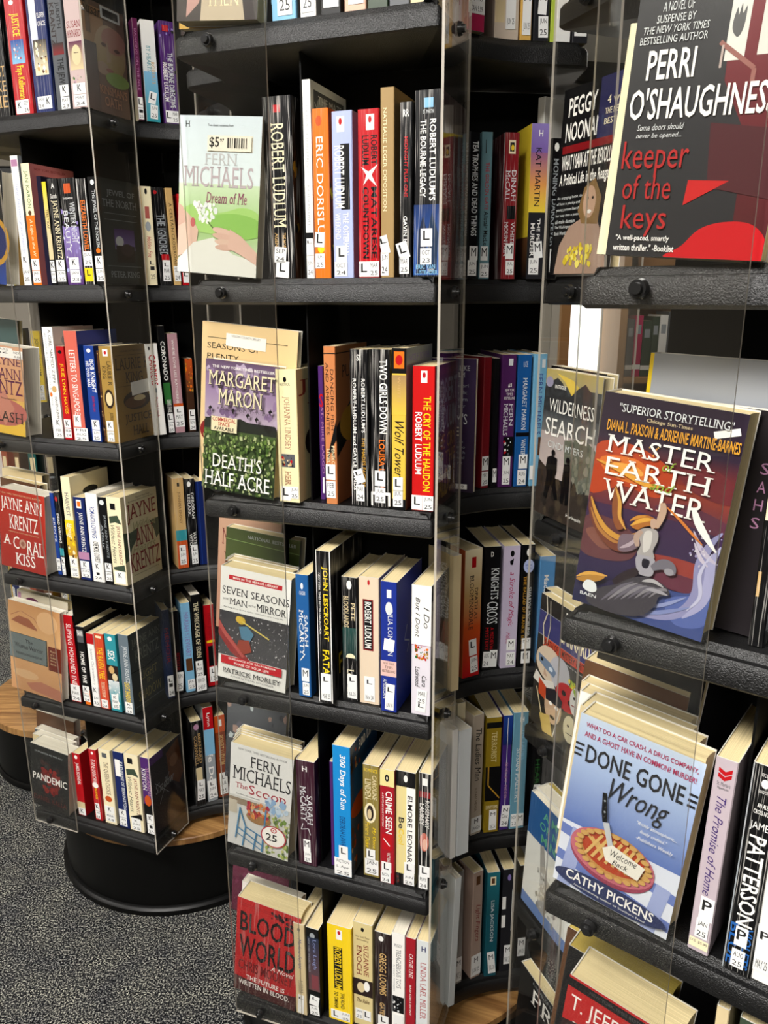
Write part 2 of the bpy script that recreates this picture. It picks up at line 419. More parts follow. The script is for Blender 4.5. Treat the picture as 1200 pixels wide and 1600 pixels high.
def tower(tw, label, full=True, topz=None, arms=(0, 1, 2), open_arms=(), open_recess=(), skip=(), clear=(), pt=-.009):
    root = empty('book_tower', (tw.c[0], tw.c[1], 0), tw.h)
    tag(root, label, 'book tower', 'revolving book towers')
    lathe('base_ring', [(.297, 0), (.297, .012), (.293, .016), (.289, .018)], M['drum'], root, 72)
    lathe('drum', [(.286, .016), (.286, Z5-.028)], M['drum'], root, 72)
    lathe('wooden_top', [(.290, Z5-.028), (.292, Z5-.026), (.292, Z5-.014), (.290, Z5-.012)], M['wood'], root, 72)
    lathe('turntable', [(.225, Z5-.012), (.225, Z5)], M['panel'], root, 48)
    Z1 = topz or lipz(-1)
    lathe('centre_post', [(.02, Z5), (.02, Z1)], M['steel'], root, 16)
    for k in range(-1 if topz is None else 0, NT): tray(tw, k, root)
    z0 = Z5+LIPH
    G = .0016
    for arm in range(3):
        L = lambda t, n: tw.loc(t, n, arm)
        for k in range(0, NT):
            za = lipz(k)+LIPH+.0005; zb = lipz(k-1)-.0005
            if arm in open_arms: continue
            if (arm, k) not in skip: slab('partition', L(pt, .294), L(pt, .055), .002, za, zb, M['panel'], root)
            if (arm, k) in clear: continue
            slab('back_panel', L(-.005, .178), L(.138, .178), .003, za, zb, M['panel'], root)
            if arm in open_recess: continue
            slab('back_panel', L(.140, .176), L(.030, .060), .003, za, zb, M['panel'], root) if 0 else None
            slab('back_panel', L(.062, .104), L(.103, .060), .003, za, zb, M['panel'], root)
            slab('back_panel', L(.105, .057), L(.222, -.005), .003, za, zb, M['panel'], root)
            slab('back_panel', L(.138, .176), L(.062, .106), .003, za, zb, M['panel'], root)
        if arm not in arms: continue
        zt = Z1+LIPH+.0; zb = Z5+.002
        for side in (0, 1):
            if side == 0: p = slab('clear_panel', L(TL+.004, ARM+G+.0015), L(-.044, ARM+G+.0015), .003, zb, zt, M['acrylic'], root, M['acredge'])
            else: p = slab('clear_panel', L(TR+G+.0015, ARM-.001), L(TR+G+.0015, INN+.001), .003, zb, zt, M['acrylic'], root, M['acredge'])
            for k in range(0, NT):
                if side == 0: bolt(p, (TL-.044)/2-.012, ARM+G+.003, lipz(k)+.014, tw, arm, 0)
                else: bolt(p, TR+G+.003, (ARM+INN)/2, lipz(k)+.014, tw, arm, 1)
    return root

# ------------------------------------------------------------------ books
def sr(h):
    h = h.lstrip('#'); c = [int(h[i:i+2], 16)/255 for i in (0, 2, 4)]
    return tuple(x/12.92 if x <= .04045 else ((x+.055)/1.055)**2.4 for x in c)
CN = dict(k='0c0c0e', w='f2f0ea', c='efe3bd', r='b5121b', R='7c1016', o='e2701c', y='f2cf1d', g='2f6b32', b='1d3f8f', B='15245c', t='2f8f9a', p='4b2668', P='b07fa0', n='5a3a22',
          s='9aa0a4', S='55585c', l='a9b4dc', G='b98a2c', u='7fb6d8', m='5c1a44', e='d8c59a', x='232327', q='c9a46a', z='d8dcdc', v='8a79b8', a='3c4a3a', i='f6f4ee', O='c2501c', d='2a1d1a')
def C(c):
    if isinstance(c, tuple): return c
    return sr(CN[c]) if len(c) == 1 else sr(c)
def draw(fl, ops, rot=False):
    for op in ops:
        k = op[0]
        if k == 'r': fl.rect(*op[1:5], C(op[5]), C(op[6]) if len(op) > 6 else None)
        elif k == 't': fl.text(op[1], *op[2:6], C(op[6]), op[7] if len(op) > 7 else 0, rot, op[8] if len(op) > 8 else 0)
        elif k == 'h': fl.text(op[1], *op[2:6], C(op[6]), op[7] if len(op) > 7 else 0, False, op[8] if len(op) > 8 else 0)
        elif k == 'e':
            n, c2, an = 18, None, 0
            for q in op[6:]:
                if isinstance(q, int) and q >= 6: n = q
                elif isinstance(q, (tuple, str)): c2 = C(q)
                elif q is not None: an = q
            fl.ell(*op[1:5], C(op[5]), n, c2, an)
        elif k == 'p': fl.poly(list(op[1]), C(op[2]), C(op[3]) if len(op) > 3 else None)
        elif k == 'l': fl.line(list(op[1]), op[2], C(op[3]))
        elif k == 'b': fl.blob(list(op[1]), C(op[2]), C(op[3]) if len(op) > 3 else None)
        elif k == 'q': fl.stroke(list(op[1]), op[2], op[3], C(op[4]))
        elif k == 's': fl.spots(*op[1:6], [C(x) for x in op[6]], *(op[7:]))
def make_book(name, label, th, h, d, col, spine=(), front=(), back=None, wear=0., pages='pages', labels=(), group='books', spc=None, backops=()):
    root = empty(name); tag(root, label, 'book', group)
    col = C(col); spc = C(spc) if spc else col; back = C(back) if back else col
    B = .0007; cv = .0009; x0, x1 = -th/2, th/2; v = []; f = []; c = []
    prof = [(x0, d), (x0, cv), (x0+cv, 0), (x1-cv, 0), (x1, cv), (x1, d), (x1-B, d), (x1-B, cv+.0004), (x0+B, cv+.0004), (x0+B, d)]
    n = len(prof)
    v = [(x, y, z) for z in (0, h) for x, y in prof]
    cc = {0: back, 1: back, 2: spc, 3: spc, 4: col}
    for i in range(n):
        j = (i+1) % n; f.append((i, j, n+j, n+i)); k = cc.get(i, (.75, .72, .66)); 
        c += [(*k, wear)]*4
    for a in (0, n):
        for q in ((0, 1, 8, 9), (1, 2, 3, 4, 7, 8), (4, 5, 6, 7)):
            q2 = [a+i for i in q]; f.append(tuple(q2) if a else tuple(q2[::-1])); c += [(.7, .68, .62, wear)]*len(q)
    if spine:
        fl = Flat(th, h); draw(fl, spine, True)
        fl.out(lambda x, y, z: (x-th/2, -z, y), v, f, c)
    if front:
        fl = Flat(d, h); draw(fl, front)
        fl.out(lambda x, y, z: (x1+z, x, y), v, f, c)
    if backops:
        fl = Flat(d, h); draw(fl, backops)
        fl.out(lambda x, y, z: (x0-z, d-x, y), v, f, c)
    c = [(q[0], q[1], q[2], max(q[3], wear)) for q in c]
    mob('cover', v, f, M['print'], root, cols=c)
    # page block: hollow fore-edge, slightly uneven top
    R = random.Random(int(th*1e6)+int(h*1e5)); m = 7; xs = [x0+B+(th-2*B)*i/(m-1) for i in range(m)]
    v = []; f = []
    for i, x in enumerate(xs):
        u = 2*i/(m-1)-1; yb = d-.0008-.0022*(1-u*u)*min(1, th/.02); zt = h-.0009-R.uniform(0, .0007)
        v += [(x, cv+.0005, .0008), (x, yb, .0008), (x, yb, zt), (x, cv+.0005, zt)]
    for i in range(m-1):
        a = i*4; b = a+4
        for k in range(4): f.append((a+k, a+(k+1) % 4, b+(k+1) % 4, b+k))
    f += [(0, 1, 2, 3)[::-1], tuple((m-1)*4+k for k in range(4))]
    mob('page_block', v, f, M[pages], root)
    for lb in labels:
        # (text lines, u0, v0, u1, v1, tilt degrees, colour)
        lines, u0, v0, u1, v1 = lb[:5]; tilt = radians(lb[5]) if len(lb) > 5 else 0; lc = C(lb[6]) if len(lb) > 6 else (.86, .86, .84)
        sd = lb[7] if len(lb) > 7 else 's'
        W = th if sd == 's' else d
        w_, h_ = (u1-u0)*W, (v1-v0)*h; fl = Flat(w_, h_); fl.rect(0, 0, 1, 1, lc)
        nL = len(lines)
        for i, tx in enumerate(lines):
            if not tx: continue
            big = len(tx) == 1
            if big: wdt = min(.75, .0075/w_); fl.text(tx, .5-wdt/2, .12+i/nL*.76, .5+wdt/2, .12+i/nL*.76+min(.76/nL-.08, .010/h_), (.02, .02, .02), 0 if tx == 'M' else 1)
            else: fl.text(tx, .14, (i+.22)/nL, .86, (i+.78)/nL, (.03, .03, .03), 0)
        v = []; f = []; c = []
        cx, cz = (u0+u1)/2*W-(th/2 if sd == 's' else 0), (1-(v0+v1)/2)*h; ct, st = cos(tilt), sin(tilt)
        E_ = .00055
        def fn(x, y, z):
            x -= w_/2; y -= h_/2
            X = cx+x*ct+y*st; Z = cz-x*st+y*ct
            if sd == 's': return (X, -E_-z, Z)
            return (x1+E_+z, X, Z)
        fl.out(fn, v, f, c)
        b0 = len(v)
        for zz in (-.0003, 0):
            for (x, y) in ((0, 0), (w_, 0), (w_, h_), (0, h_)): v.append(fn(x, y, zz))
        for i in range(4): f.append((b0+i, b0+(i+1) % 4, b0+4+(i+1) % 4, b0+4+i)); c += [(*lc, 0)]*4
        mob('spine_label' if sd == 's' else 'price_sticker', v, f, M['print'], root, cols=c)
    return root

class Frame:
    short = False; part = None
    def __init__(s, p, t, n): s.p = p; s.t = t; s.n = n; s.last = {}      # p world plan point of s=0 on the tray edge, t along (rightwards), n outwards
    def at(s, a, off): return (s.p[0]+a*s.t[0]-off*s.n[0], s.p[1]+a*s.t[1]-off*s.n[1])
    def solve(s, px, z, off):
        lo, hi = -.4, .6
        for _ in range(40):
            m = (lo+hi)/2; q = s.at(m, off)
            if proj(q[0], q[1], z)[0] < px: lo = m
            else: hi = m
        return (lo+hi)/2
    def top(s, py, a, off):
        q = s.at(a, off); lo, hi = 0, 2.6
        for _ in range(40):
            m = (lo+hi)/2
            if proj(q[0], q[1], m)[1] > py: lo = m
            else: hi = m
        return (lo+hi)/2
def frame(tw, p, q, arm=0):
    a = tw.w(*p, arm); b = tw.w(*q, arm); L = hypot(b[0]-a[0], b[1]-a[1]); t = ((b[0]-a[0])/L, (b[1]-a[1])/L)
    return Frame(a, t, (t[1], -t[0]))
def put_spine(fr, row, xl, xr, yt, label, col, off=.017, d=.105, lean=0, name='paperback_book', hmax=.235, lift=0, **kw):
    """spine-out book standing on tray `row` between the sight lines xl and xr at its foot, its top on the sight line yt"""
    z = lipz(row)+LIPH+.0006+lift; a = fr.solve(xl, z, off); b = fr.solve(xr, z, off)
    if fr.part is not None and a < fr.part < b:              # keep clear of the partition
        if fr.part-a < b-fr.part: a = fr.part+.0016
        else: b = fr.part-.0016
    pa, pb = fr.last.get(row, (-9, -9))
    if pa < a < pb < b: a = pb+.0003                          # and of the neighbour on the left
    fr.last[row] = (a, b)
    th = max(.005, b-a-.0004); m = (a+b)/2
    if fr.short: d = min(d, .070)
    h = fr.top(yt, m, off)-z if yt > -60 else .175
    h = min(max(h, .12), hmax)
    r = make_book(name, label, th, h, d, col, **kw)
    x, y = fr.at(m, off); L = radians(lean)
    r.location = (x, y, z+abs(sin(L))*th/2); r.rotation_euler = (0, L, math.atan2(fr.t[1], fr.t[0]))
    return r
def put_face(fr, row, xl, xr, yt, th, label, col, off=.004, yaw=0, name='paperback_book', hmax=.235, d=None, lift=0, tip=-1, roll=-5, hh=None, **kw):
    """cover-out book: spine at sight line xl, fore-edge at xr"""
    z = lipz(row)+LIPH+.0006+lift; a = fr.solve(xl, z, off); b = fr.solve(xr, z, off)
    d = d or b-a
    h = fr.top(yt, (a+b)/2, off)-z if yt > -60 else .178
    h = hh or min(max(h, .12), hmax)
    r = make_book(name, label, th, h, d, col, **kw)
    x, y = fr.at(a, off+th/2); hd = math.atan2(fr.t[1], fr.t[0])+radians(yaw)
    r.location = (x, y, z+abs(sin(radians(roll)))*d*(1.01 if roll < 0 else 0)+abs(sin(radians(tip)))*th/2); r.rotation_euler = (radians(roll), radians(tip), hd-pi/2)
    return r
# ------------------------------------------------------------------ the room
def plane(name, v, mat): return tag(mob(name, v, [(0, 1, 2, 3)], mat), kind='structure')
fl_ = box('floor', -5, 5, -4.5, 5.5, -.05, 0, M['carpet']); tag(fl_, kind='structure')
tag(box('ceiling', -5, 5, -4.5, 5.5, CEIL, CEIL+.05, M['ceil']), kind='structure')
tag(box('wall_back', -5, 5, 5.5, 5.6, 0, CEIL, M['wall']), kind='structure')
tag(box('wall_left', -5.1, -5, -4.5, 5.5, 0, CEIL, M['wall']), kind='structure')
tag(box('wall_right', 5, 5.1, -4.5, 5.5, 0, CEIL, M['wall']), kind='structure')
tag(box('wall_front', -5, 5, -4.6, -4.5, 0, CEIL, M['wall']), kind='structure')
for i, (x, y, a, b, p) in enumerate(LIGHTS):
    r = empty('ceiling_light', (x, y, CEIL)); tag(r, 'recessed ceiling light panel '+['above the near aisle', 'at the far left over bare carpet', 'near the right wall', 'at the back left near the tall window', 'at the back right over the oak bookcase', 'behind the camera'][i], 'ceiling light', 'ceiling lights')
    box('frame', -a/2-.03, a/2+.03, -b/2-.03, b/2+.03, -.03, -.001, M['ceil'], r)
    box('diffuser', -a/2, a/2, -b/2, b/2, -.034, -.0305, M['lamp'], r)
    ld = bpy.data.lights.new('panel_light', 'AREA'); ld.shape = 'RECTANGLE'; ld.size = a; ld.size_y = b; ld.energy = p; ld.color = (1, .965, .92)
    lo = bpy.data.objects.new('light_source', ld); COL.objects.link(lo); lo.parent = r; lo.location = (0, 0, -.045)

TK = Tower((-.4724, 1.3899), -21.7); TLm = Tower((.0590, .9147), -20.0)
_pb = (.1471, .6205); _h = radians(-38); TP = Tower((_pb[0]+.32*cos(_h), _pb[1]+.32*sin(_h)), -38)
_q = TP.w(TR, ARM, 2); TP.S = (.181-_q[0], .925-_q[1])
_q = TP.w(TR, INN, 2); TP.ov = {16: (_q[0]+.008, _q[1]-.03), 17: (.224, .745)}
TJ = Tower((-.98, 2.09), -50)
tower(TK, 'far left black revolving book tower beyond the bare carpet, spines marked K', pt=-.012)
tower(TLm, 'centre black revolving book tower with six trays of spines marked L', open_arms=(1,), pt=-.0145)
tower(TP, 'nearest black revolving book tower at the right edge, spines marked P', open_recess=(2,), skip=((0, 2),), clear=((2, 2), (2, 1)))
# farthest tower: only its rounded near side shows past the left tower
JC = (-.902, 2.135)
tj = empty('book_tower', (JC[0], JC[1], 0)); tag(tj, 'farthest book tower with pale wooden top, half hidden behind the left one', 'book tower', 'revolving book towers')
lathe('base_ring', [(.246, 0), (.246, .012), (.242, .018)], M['drum'], tj, 56)
lathe('drum', [(.24, .016), (.24, Z5-.032)], M['drum'], tj, 56)
lathe('wooden_top', [(.244, Z5-.032), (.247, Z5-.030), (.247, Z5-.012), (.244, Z5-.010)], M['wood'], tj, 56)
for k in range(6): lathe('tray', [(.150, lipz(k)), (.152, lipz(k)+.004), (.152, lipz(k)+.024), (.146, lipz(k)+.030)], M['plastic'], tj, 24)
lathe('centre_post', [(.02, Z5), (.02, CAMH+.3)], M['steel'], tj, 12)
# room beyond the towers: two bright windows, an oak bookcase
def window(n, x0, x1, z0, z1, y):
    r = empty('window_%d' % n, ((x0+x1)/2, y, z0)); tag(r, kind='structure'); w_ = (x1-x0)/2; h_ = z1-z0
    box('pane', -w_, w_, -.01, 0, 0, h_, M['sky'], r)
    for a, b, c, d in ((-w_-.04, -w_, -.04, h_+.04), (w_, w_+.04, -.04, h_+.04), (-w_-.04, w_+.04, -.04, 0), (-w_-.04, w_+.04, h_, h_+.04)):
        box('frame', a, b, -.05, .0, c, d, M['oak'], r, .004)
window(1, .82, 1.06, .95, 1.75, 3.62)
window(2, -.80, -.62, .95, 1.9, 4.6)
bc = empty('bookcase', (1.26, 3.30, 0), 0); tag(bc, 'oak bookcase of upright books beyond the towers, beside the bright window', 'bookcase')
for a in (-.30, .27): box('side_panel', a, a+.03, 0, .28, 0, 2.0, M['oak'], bc, .003)
box('back', -.27, .27, .27, .28, 0, 2.0, M['oak'], bc)
for z in (.05, .33, .62, .96, 1.30, 1.65): box('shelf', -.27, .27, 0, .27, z, z+.025, M['oak'], bc, .002)
# ------------------------------------------------------------------ books: helpers
ORD = ['first', 'second', 'third', 'fourth', 'fifth', 'sixth', 'seventh', 'eighth', 'ninth', 'tenth', 'eleventh', 'twelfth']
TRN = ['top tray in view', 'second tray down', 'third tray down', 'fourth tray down', 'fifth tray down', 'lowest tray']
CNT = {}
def st(c, date=None, v0=.75, v1=.98, u0=.1, u1=.84, tilt=0):
    if not date: return [((c,), u0, v0, u1, v1, tilt)]
    m = v0+(v1-v0)*.5
    return [((c,), u0, v0, u1, m-.006, tilt), (tuple(date.split()), u0, m, u1, v1, -tilt*.6)]
def run(fr, row, where, group, items, **dflt):
    """items: (xl, xr, ytop, look, colour, spine ops, sticker args, extra)"""
    for it in items:
        xl, xr, yt, look, col, ops, lb = it[:7]; ex = dict(dflt); ex.update(it[7] if len(it) > 7 else {})
        key = (where, row); CNT[key] = CNT.get(key, 0)+1
        tr = TRN[row].replace(' in view', '').replace(' down', '')
        lab = ('%s spine, %s from left, %s, %s' if where in (LV, LM) else '%s paperback spine, %s from left, %s of %s') % (look, ORD[CNT[key]-1], tr, where)
        if len(lab.split()) > 16: print('LONG', lab)
        put_spine(fr, row, xl, xr, yt, lab, col, spine=ops, labels=(st(*lb) if lb and isinstance(lb, tuple) else (lb or ())), group=group, **ex)
def behind(fr, row, xl, xr, yts, ths, cols, where, off0, **kw):
    for i, (yt, th, c) in enumerate(zip(yts, ths, cols)):
        lab = 'paperback standing %s behind the cover-out book, %s of %s' % (ORD[i], TRN[row].replace(' in view', '').replace(' down', ''), where)
        put_face(fr, row, xl+3*(i+1), xr+2*(i+1), yt, th, lab, c, off=off0, group='books stacked behind the cover-out books', d=.104+.002*((i*7) % 3), **kw)
        off0 += th+.0012
LK = 'the left tower'; LL = 'the centre tower'; LP = 'the right tower'; LV = 'recess right of left tower'; LM = 'recess right of centre tower'
GK, GL_, GP, GV, GM = 'spines marked K', 'spines marked L', 'spines marked P', 'spines marked L in the recess', 'spines marked M in the recess'
K0 = frame(TK, (TL, ARM), (TR, ARM)); KC = frame(TK, (TR, INN), (.194, .157)); KV = frame(TK, (.194, .157), (.283, .107))
L0 = frame(TLm, (TL, ARM), (TR, ARM)); MC = frame(TLm, (TR, INN), (.194, .157)); MV = frame(TLm, (.194, .157), (.283, .107))
KC.short = MC.short = True
K0.part = -.012-TL; L0.part = -.0145-TL
P0 = frame(TP, (TL, ARM), (TR, ARM)); NF = frame(TP, (TR, ARM), (TR, INN), -1); P0.part = -.009-TL
def blurb(u0, v0, u1, n, dv, col='w', seed=3, ch=28):
    R = random.Random(seed); o = []
    for i in range(n):
        s = ''.join(R.choice('aeionrstlmuch') if R.random() > .18 else ' ' for _ in range(ch)).strip()
        o.append(('h', s, u0, v0+i*dv, u1-R.random()*.06*(u1-u0), v0+i*dv+dv*.55, col))
    return o
def strip(txt, col, v0=.2, v1=.7, u0=.25, u1=.75, stl=0, sh=0): return ('t', txt, u0, v0, u1, v1, col, stl, sh)
def logo(col='w', u=.5, v=.055, w=.16): return [('e', u, v, w, .016, col), ('r', u-w*.6, v+.024, u+w*.6, v+.030, col)]

# ------------------------------------------------------------------ left tower, spines
run(K0, 0, LK, GK, [
 (-14, 17, -30, 'black gold-lettered', 'k', [('h', 'MOST', .1, .62, .95, .70, 'q', 2), ('h', 'LIKE', .1, .73, .95, .81, 'q', 2), ('h', 'DIE', .1, .84, .95, .93, 'q', 2)], None, dict(wear=.5)),
 (23, 53, -6, 'red and blue', 'r', [('e', .4, .05, .12, .02, 'w'), strip('JUSTICE', 'y', .14, .33, .22, .72, 1), ('r', .15, .36, .85, .56, 'b', 'u'), ('s', .3, .4, .7, .52, 14, 'wro', .012), strip('Faye Kellerman', 'y', .58, .86, .25, .72, 1)], [(('K',), .08, .87, .5, .99), (('SEP', '24'), .5, .87, .8, .99)], dict(wear=.3)),
 (57, 86, -10, 'dark blue and white', 'B', [('r', .15, .0, .5, .62, 'w', 'l'), ('h', 'ELEVEN', .55, .16, .95, .2, 'w', 2), ('h', 'ONCE', .55, .23, .95, .27, 'w', 2), ('r', .2, .38, .9, .68, 'd', 'c'), ('s', .35, .42, .85, .66, 22, 'cqnw', .02)], [(('JAN', '24'), .15, .86, .52, .97), (('K',), .52, .86, .9, .97)], dict(wear=.3)),
 (90, 111, -12, 'grey and black', 'S', [strip('JUDITH', 'k', .08, .3, .5, .85, 1), strip('KRANTZ', 'd', .08, .45, .12, .45, 1), ('r', .1, .42, .9, .52, 'd', 'R'), strip('THE JEWELS', 'k', .55, .85, .2, .8, 1)], ('K', 'MAY 23', .78, .99, .35, .98)),
 (114, 138, -8, 'pale pink pictured', (.55, .42, .4), [('h', 'SUSAN', .1, .22, .95, .28, 'R', 2), ('h', 'KRINARD', .1, .3, .95, .36, 'R', 2), ('r', .12, .40, .95, .65, 'm', 'e'), ('e', .55, .52, .3, .09, 'e'), ('l', [(.4, .5), (.7, .5)], .001, 'd'), ('s', .2, .7, .9, .78, 14, 'geP', .012)], ('K', 'MAY 24', .77, .98, .15, .95), dict(
   front=[('r', 0, 0, 1, 1, (.16, .10, .07), (.22, .13, .10)), ('r', 0, .05, .5, .42, (.45, .25, .12), (.35, .22, .12)), ('e', .62, .42, .36, .25, (.50, .36, .24), 24, (.34, .26, .1)), ('e', .72, .30, .28, .12, (.42, .20, .16), 20), ('e', .42, .58, .14, .06, (.4, .28, .2)), ('p', [(.55, .3), (.63, .5), (.52, .52)], (.42, .3, .2)), ('e', .48, .36, .06, .018, (.12, .06, .05)), ('e', .78, .38, .07, .018, (.12, .06, .05)), ('e', .58, .585, .09, .018, (.34, .13, .11)), ('e', .75, .66, .28, .07, (.25, .38, .1), 20), ('r', 0, .38, .3, 1, (.10, .09, .09), (.16, .1, .08)), ('r', .1, -.0, .2, .3, (.2, .14, .09)), ('h', "Susan", .04, .03, .5, .13, 'd', 2, .2), ('h', "KINSMAN'S", .3, .74, .95, .82, (.6, .3, .18), 2), ('h', 'OATH', .4, .84, .8, .93, (.6, .3, .18), 2), ('r', .45, .01, .9, .12, 'z'), ('r', .5, .03, .86, .10, 'x')]))])
run(K0, 1, LK, GK, [
 (38, 50, 243, 'tall white', 'w', [('r', .1, .03, .9, .08, 'P'), strip('Girls Swimming and family', 'l', .2, .75, .3, .7, 0, .3)], ('K', 'JAN 25', .76, .98, .05, .95), dict(off=.022, front=[('r', 0, 0, 1, 1, 's', 'S')])),
 (51, 66, 255, 'cream and orange', 'c', [('r', 0, .42, 1, 1, 'o'), strip('JAN KARON', 'g', .06, .36, .25, .75), ('e', .5, .40, .2, .02, 'n'), strip('A Light in the W', 'c', .45, .76, .3, .7, 0, .2)], ('K', 'JAN 25', .78, .98, .05, .95), dict(off=.014, front=[('r', 0, 0, 1, 1, (.5, .16, .16)), ('h', 'NEW YORK BESTSELLER', .1, .03, .8, .05, 'R')])),
 (69, 81, 275, 'plain navy', (.012, .012, .03), [], None, dict(off=.026)),
 (82, 89, 284, 'thin yellow and black', 'k', [('r', 0, 0, .9, .5, 'y', 'e'), strip('TERRY KAY', 'k', .26, .45, .25, .75, 1), ('r', .0, .5, 1, .75, 'e')], ('K', 'JAN 25', .76, .98, .02, .98)),
 (90, 106, 279, 'black red-lettered', 'k', [('h', 'A', .35, .04, .65, .09, 'w', 1), ('h', 'Sarah', .2, .14, .8, .18, 'w'), strip('JAYNE ANN KRENTZ', 'c', .2, .75, .2, .8, 2)], ('K', 'JUN 25', .76, .97, .1, .9), dict(wear=.4)),
 (107, 132, 278, 'black and violet', 'k', [('r', .3, .05, .7, .14, 'O'), ('h', 'Suspense', .2, .17, .8, .2, 'w'), ('r', 0, .45, 1, 1, 'v', 'p'), ('s', 0, .3, 1, .95, 26, 'vlzp', .02), strip('WINTER NIGHT', 'z', .22, .6, .55, .88, 2), strip('BEAUTY', 'z', .3, .7, .15, .42, 2)], ('K', 'JAN 23', .74, .98, .2, .8), dict(wear=.4)),
 (133, 149, 279, 'black orange-lettered worn', 'k', [('l', [(.12, 0), (.12, 1)], .0012, 'w'), ('l', [(.9, 0), (.9, 1)], .0012, 'w'), strip('ELIZABETH LOWELL', 'o', .2, .7, .3, .75, 1)], [(('JUL', '25'), .1, .68, .95, .82), (('L',), .1, .84, .9, .97, 0, 'y')], dict(wear=1)),
 (151, 166, 276, 'black white-lettered', 'k', [('e', .5, .05, .2, .025, 'z'), strip('THE JEWEL OF THE NORTH', 'z', .12, .65, .3, .7, 2), ('e', .5, .68, .22, .025, 'o')], ('K', 'JUN 25', .73, .97, .1, .95), dict(
   front=[('r', 0, 0, 1, 1, (.022, .026, .024)), ('r', .06, .04, .94, .96, (.03, .036, .034)), ('h', 'JEWEL OF', .2, .10, .88, .17, 's', 2), ('h', 'THE NORTH', .08, .19, .92, .26, 's', 2), ('l', [(.1, .32), (.9, .32)], .0006, 's'), ('l', [(.1, .38), (.9, .38)], .0006, 's'), ('r', .3, .46, .8, .66, 'p', 'v'), ('e', .42, .58, .1, .05, 'z'), ('r', .32, .62, .78, .78, 'd'), ('e', .6, .66, .16, .06, (.05, .03, .03)), ('l', [(.08, .82), (.92, .82)], .0006, 's'), ('h', 'PETER KING', .14, .87, .86, .93, 's', 2)]))])
run(K0, 2, LK, GK, [
 (82, 100, 511, 'tall white black-lettered', 'w', [strip('A GIRL NAMED ZIPPY', 'k', .02, .5, .55, .82), ('e', .6, .55, .22, .03, 'q'), strip('HAVEN KIMMEL', 'k', .62, .85, .55, .8), strip('growing up small in Indiana', 's', .05, .7, .2, .36), ('e', .25, .6, .12, .02, 'o')], ('K', 'FEB 25', .82, .99, .3, .95), dict(off=.02, front=[('r', 0, 0, 1, 1, (.62, .56, .52)), ('e', .35, .12, .16, .06, 's'), ('e', .7, .3, .3, .12, 'P')])),
 (102, 114, 541, 'red yellow-lettered', 'r', [('e', .5, .06, .25, .02, 'k'), strip('JULIE LYNN HAYES', 'y', .18, .72, .3, .8, 2)], ('K', 'FEB 24', .78, .98, .1, .95)),
 (116, 136, 517, 'salmon white-lettered', (.62, .13, .09), [strip('LETTERS TO SINGAPORE', 'w', .17, .76, .28, .72, 0)], [(('K',), .15, .76, .7, .87), (('FRI', 'AUG', '25'), .1, .88, 1.15, 1.0)], dict(off=.014, front=[('r', 0, 0, 1, 1, 'b'), ('r', 0, 0, .8, .12, (.05, .06, .25))])),
 (144, 160, 540, 'bright blue', 'b', [('e', .5, .05, .2, .02, 'w'), strip('BOB KNIGHT', 'w', .14, .48, .5, .9, 1), strip('HIS OWN MAN', 'w', .16, .42, .12, .42, 1), strip('JOAN MELLEN', 'r', .52, .68, .35, .65)], ('K', 'JUN 25', .77, .99, .15, .9), dict(front=[('r', 0, 0, 1, 1, 'B')])),
 (161.5, 166, 548, 'thin dark brown', 'n', [('s', 0, 0, 1, 1, 20, 'dnq', .02)], None, dict(off=.024)),
 (167, 187, 541, 'gold with oval portrait', (.36, .22, .05), [('r', .3, .03, .7, .1, 'w'), ('e', .5, .065, .1, .018, 'r'), strip('LAURIE R', 'k', .15, .4, .55, .85, 2), strip('KING', 'k', .2, .33, .18, .45, 2), ('e', .52, .54, .36, .10, 'd'), ('e', .52, .54, .25, .07, 'e'), strip('JUSTICE', 'd', .68, .76, .4, .7, 2)], st('K', 'JAN 25', .77, .99, .12, .65)+[(('', ''), .42, .38, .92, .52, -4, 'w', 'f')], dict(
   front=[('r', 0, 0, 1, 1, (.17, .10, .025), (.26, .15, .03)), ('h', 'WINNER OF THE AWARD', .2, .05, .8, .07, 'd'), ('l', [(.08, .1), (.92, .1)], .0006, 'd'), ('h', 'LAURIE R', .06, .13, .94, .25, 'd', 2), ('h', 'KING', .3, .28, .75, .39, 'd', 2), ('l', [(.08, .42), (.92, .42)], .0006, 'd'), ('e', .55, .58, .36, .10, 'd'), ('e', .5, .6, .28, .06, 'n'), ('e', .62, .56, .16, .03, 'e'), ('h', 'JUSTICE', .2, .72, .9, .83, 'd', 2), ('h', 'HALL', .38, .85, .8, .95, 'd', 2)],
   ))])
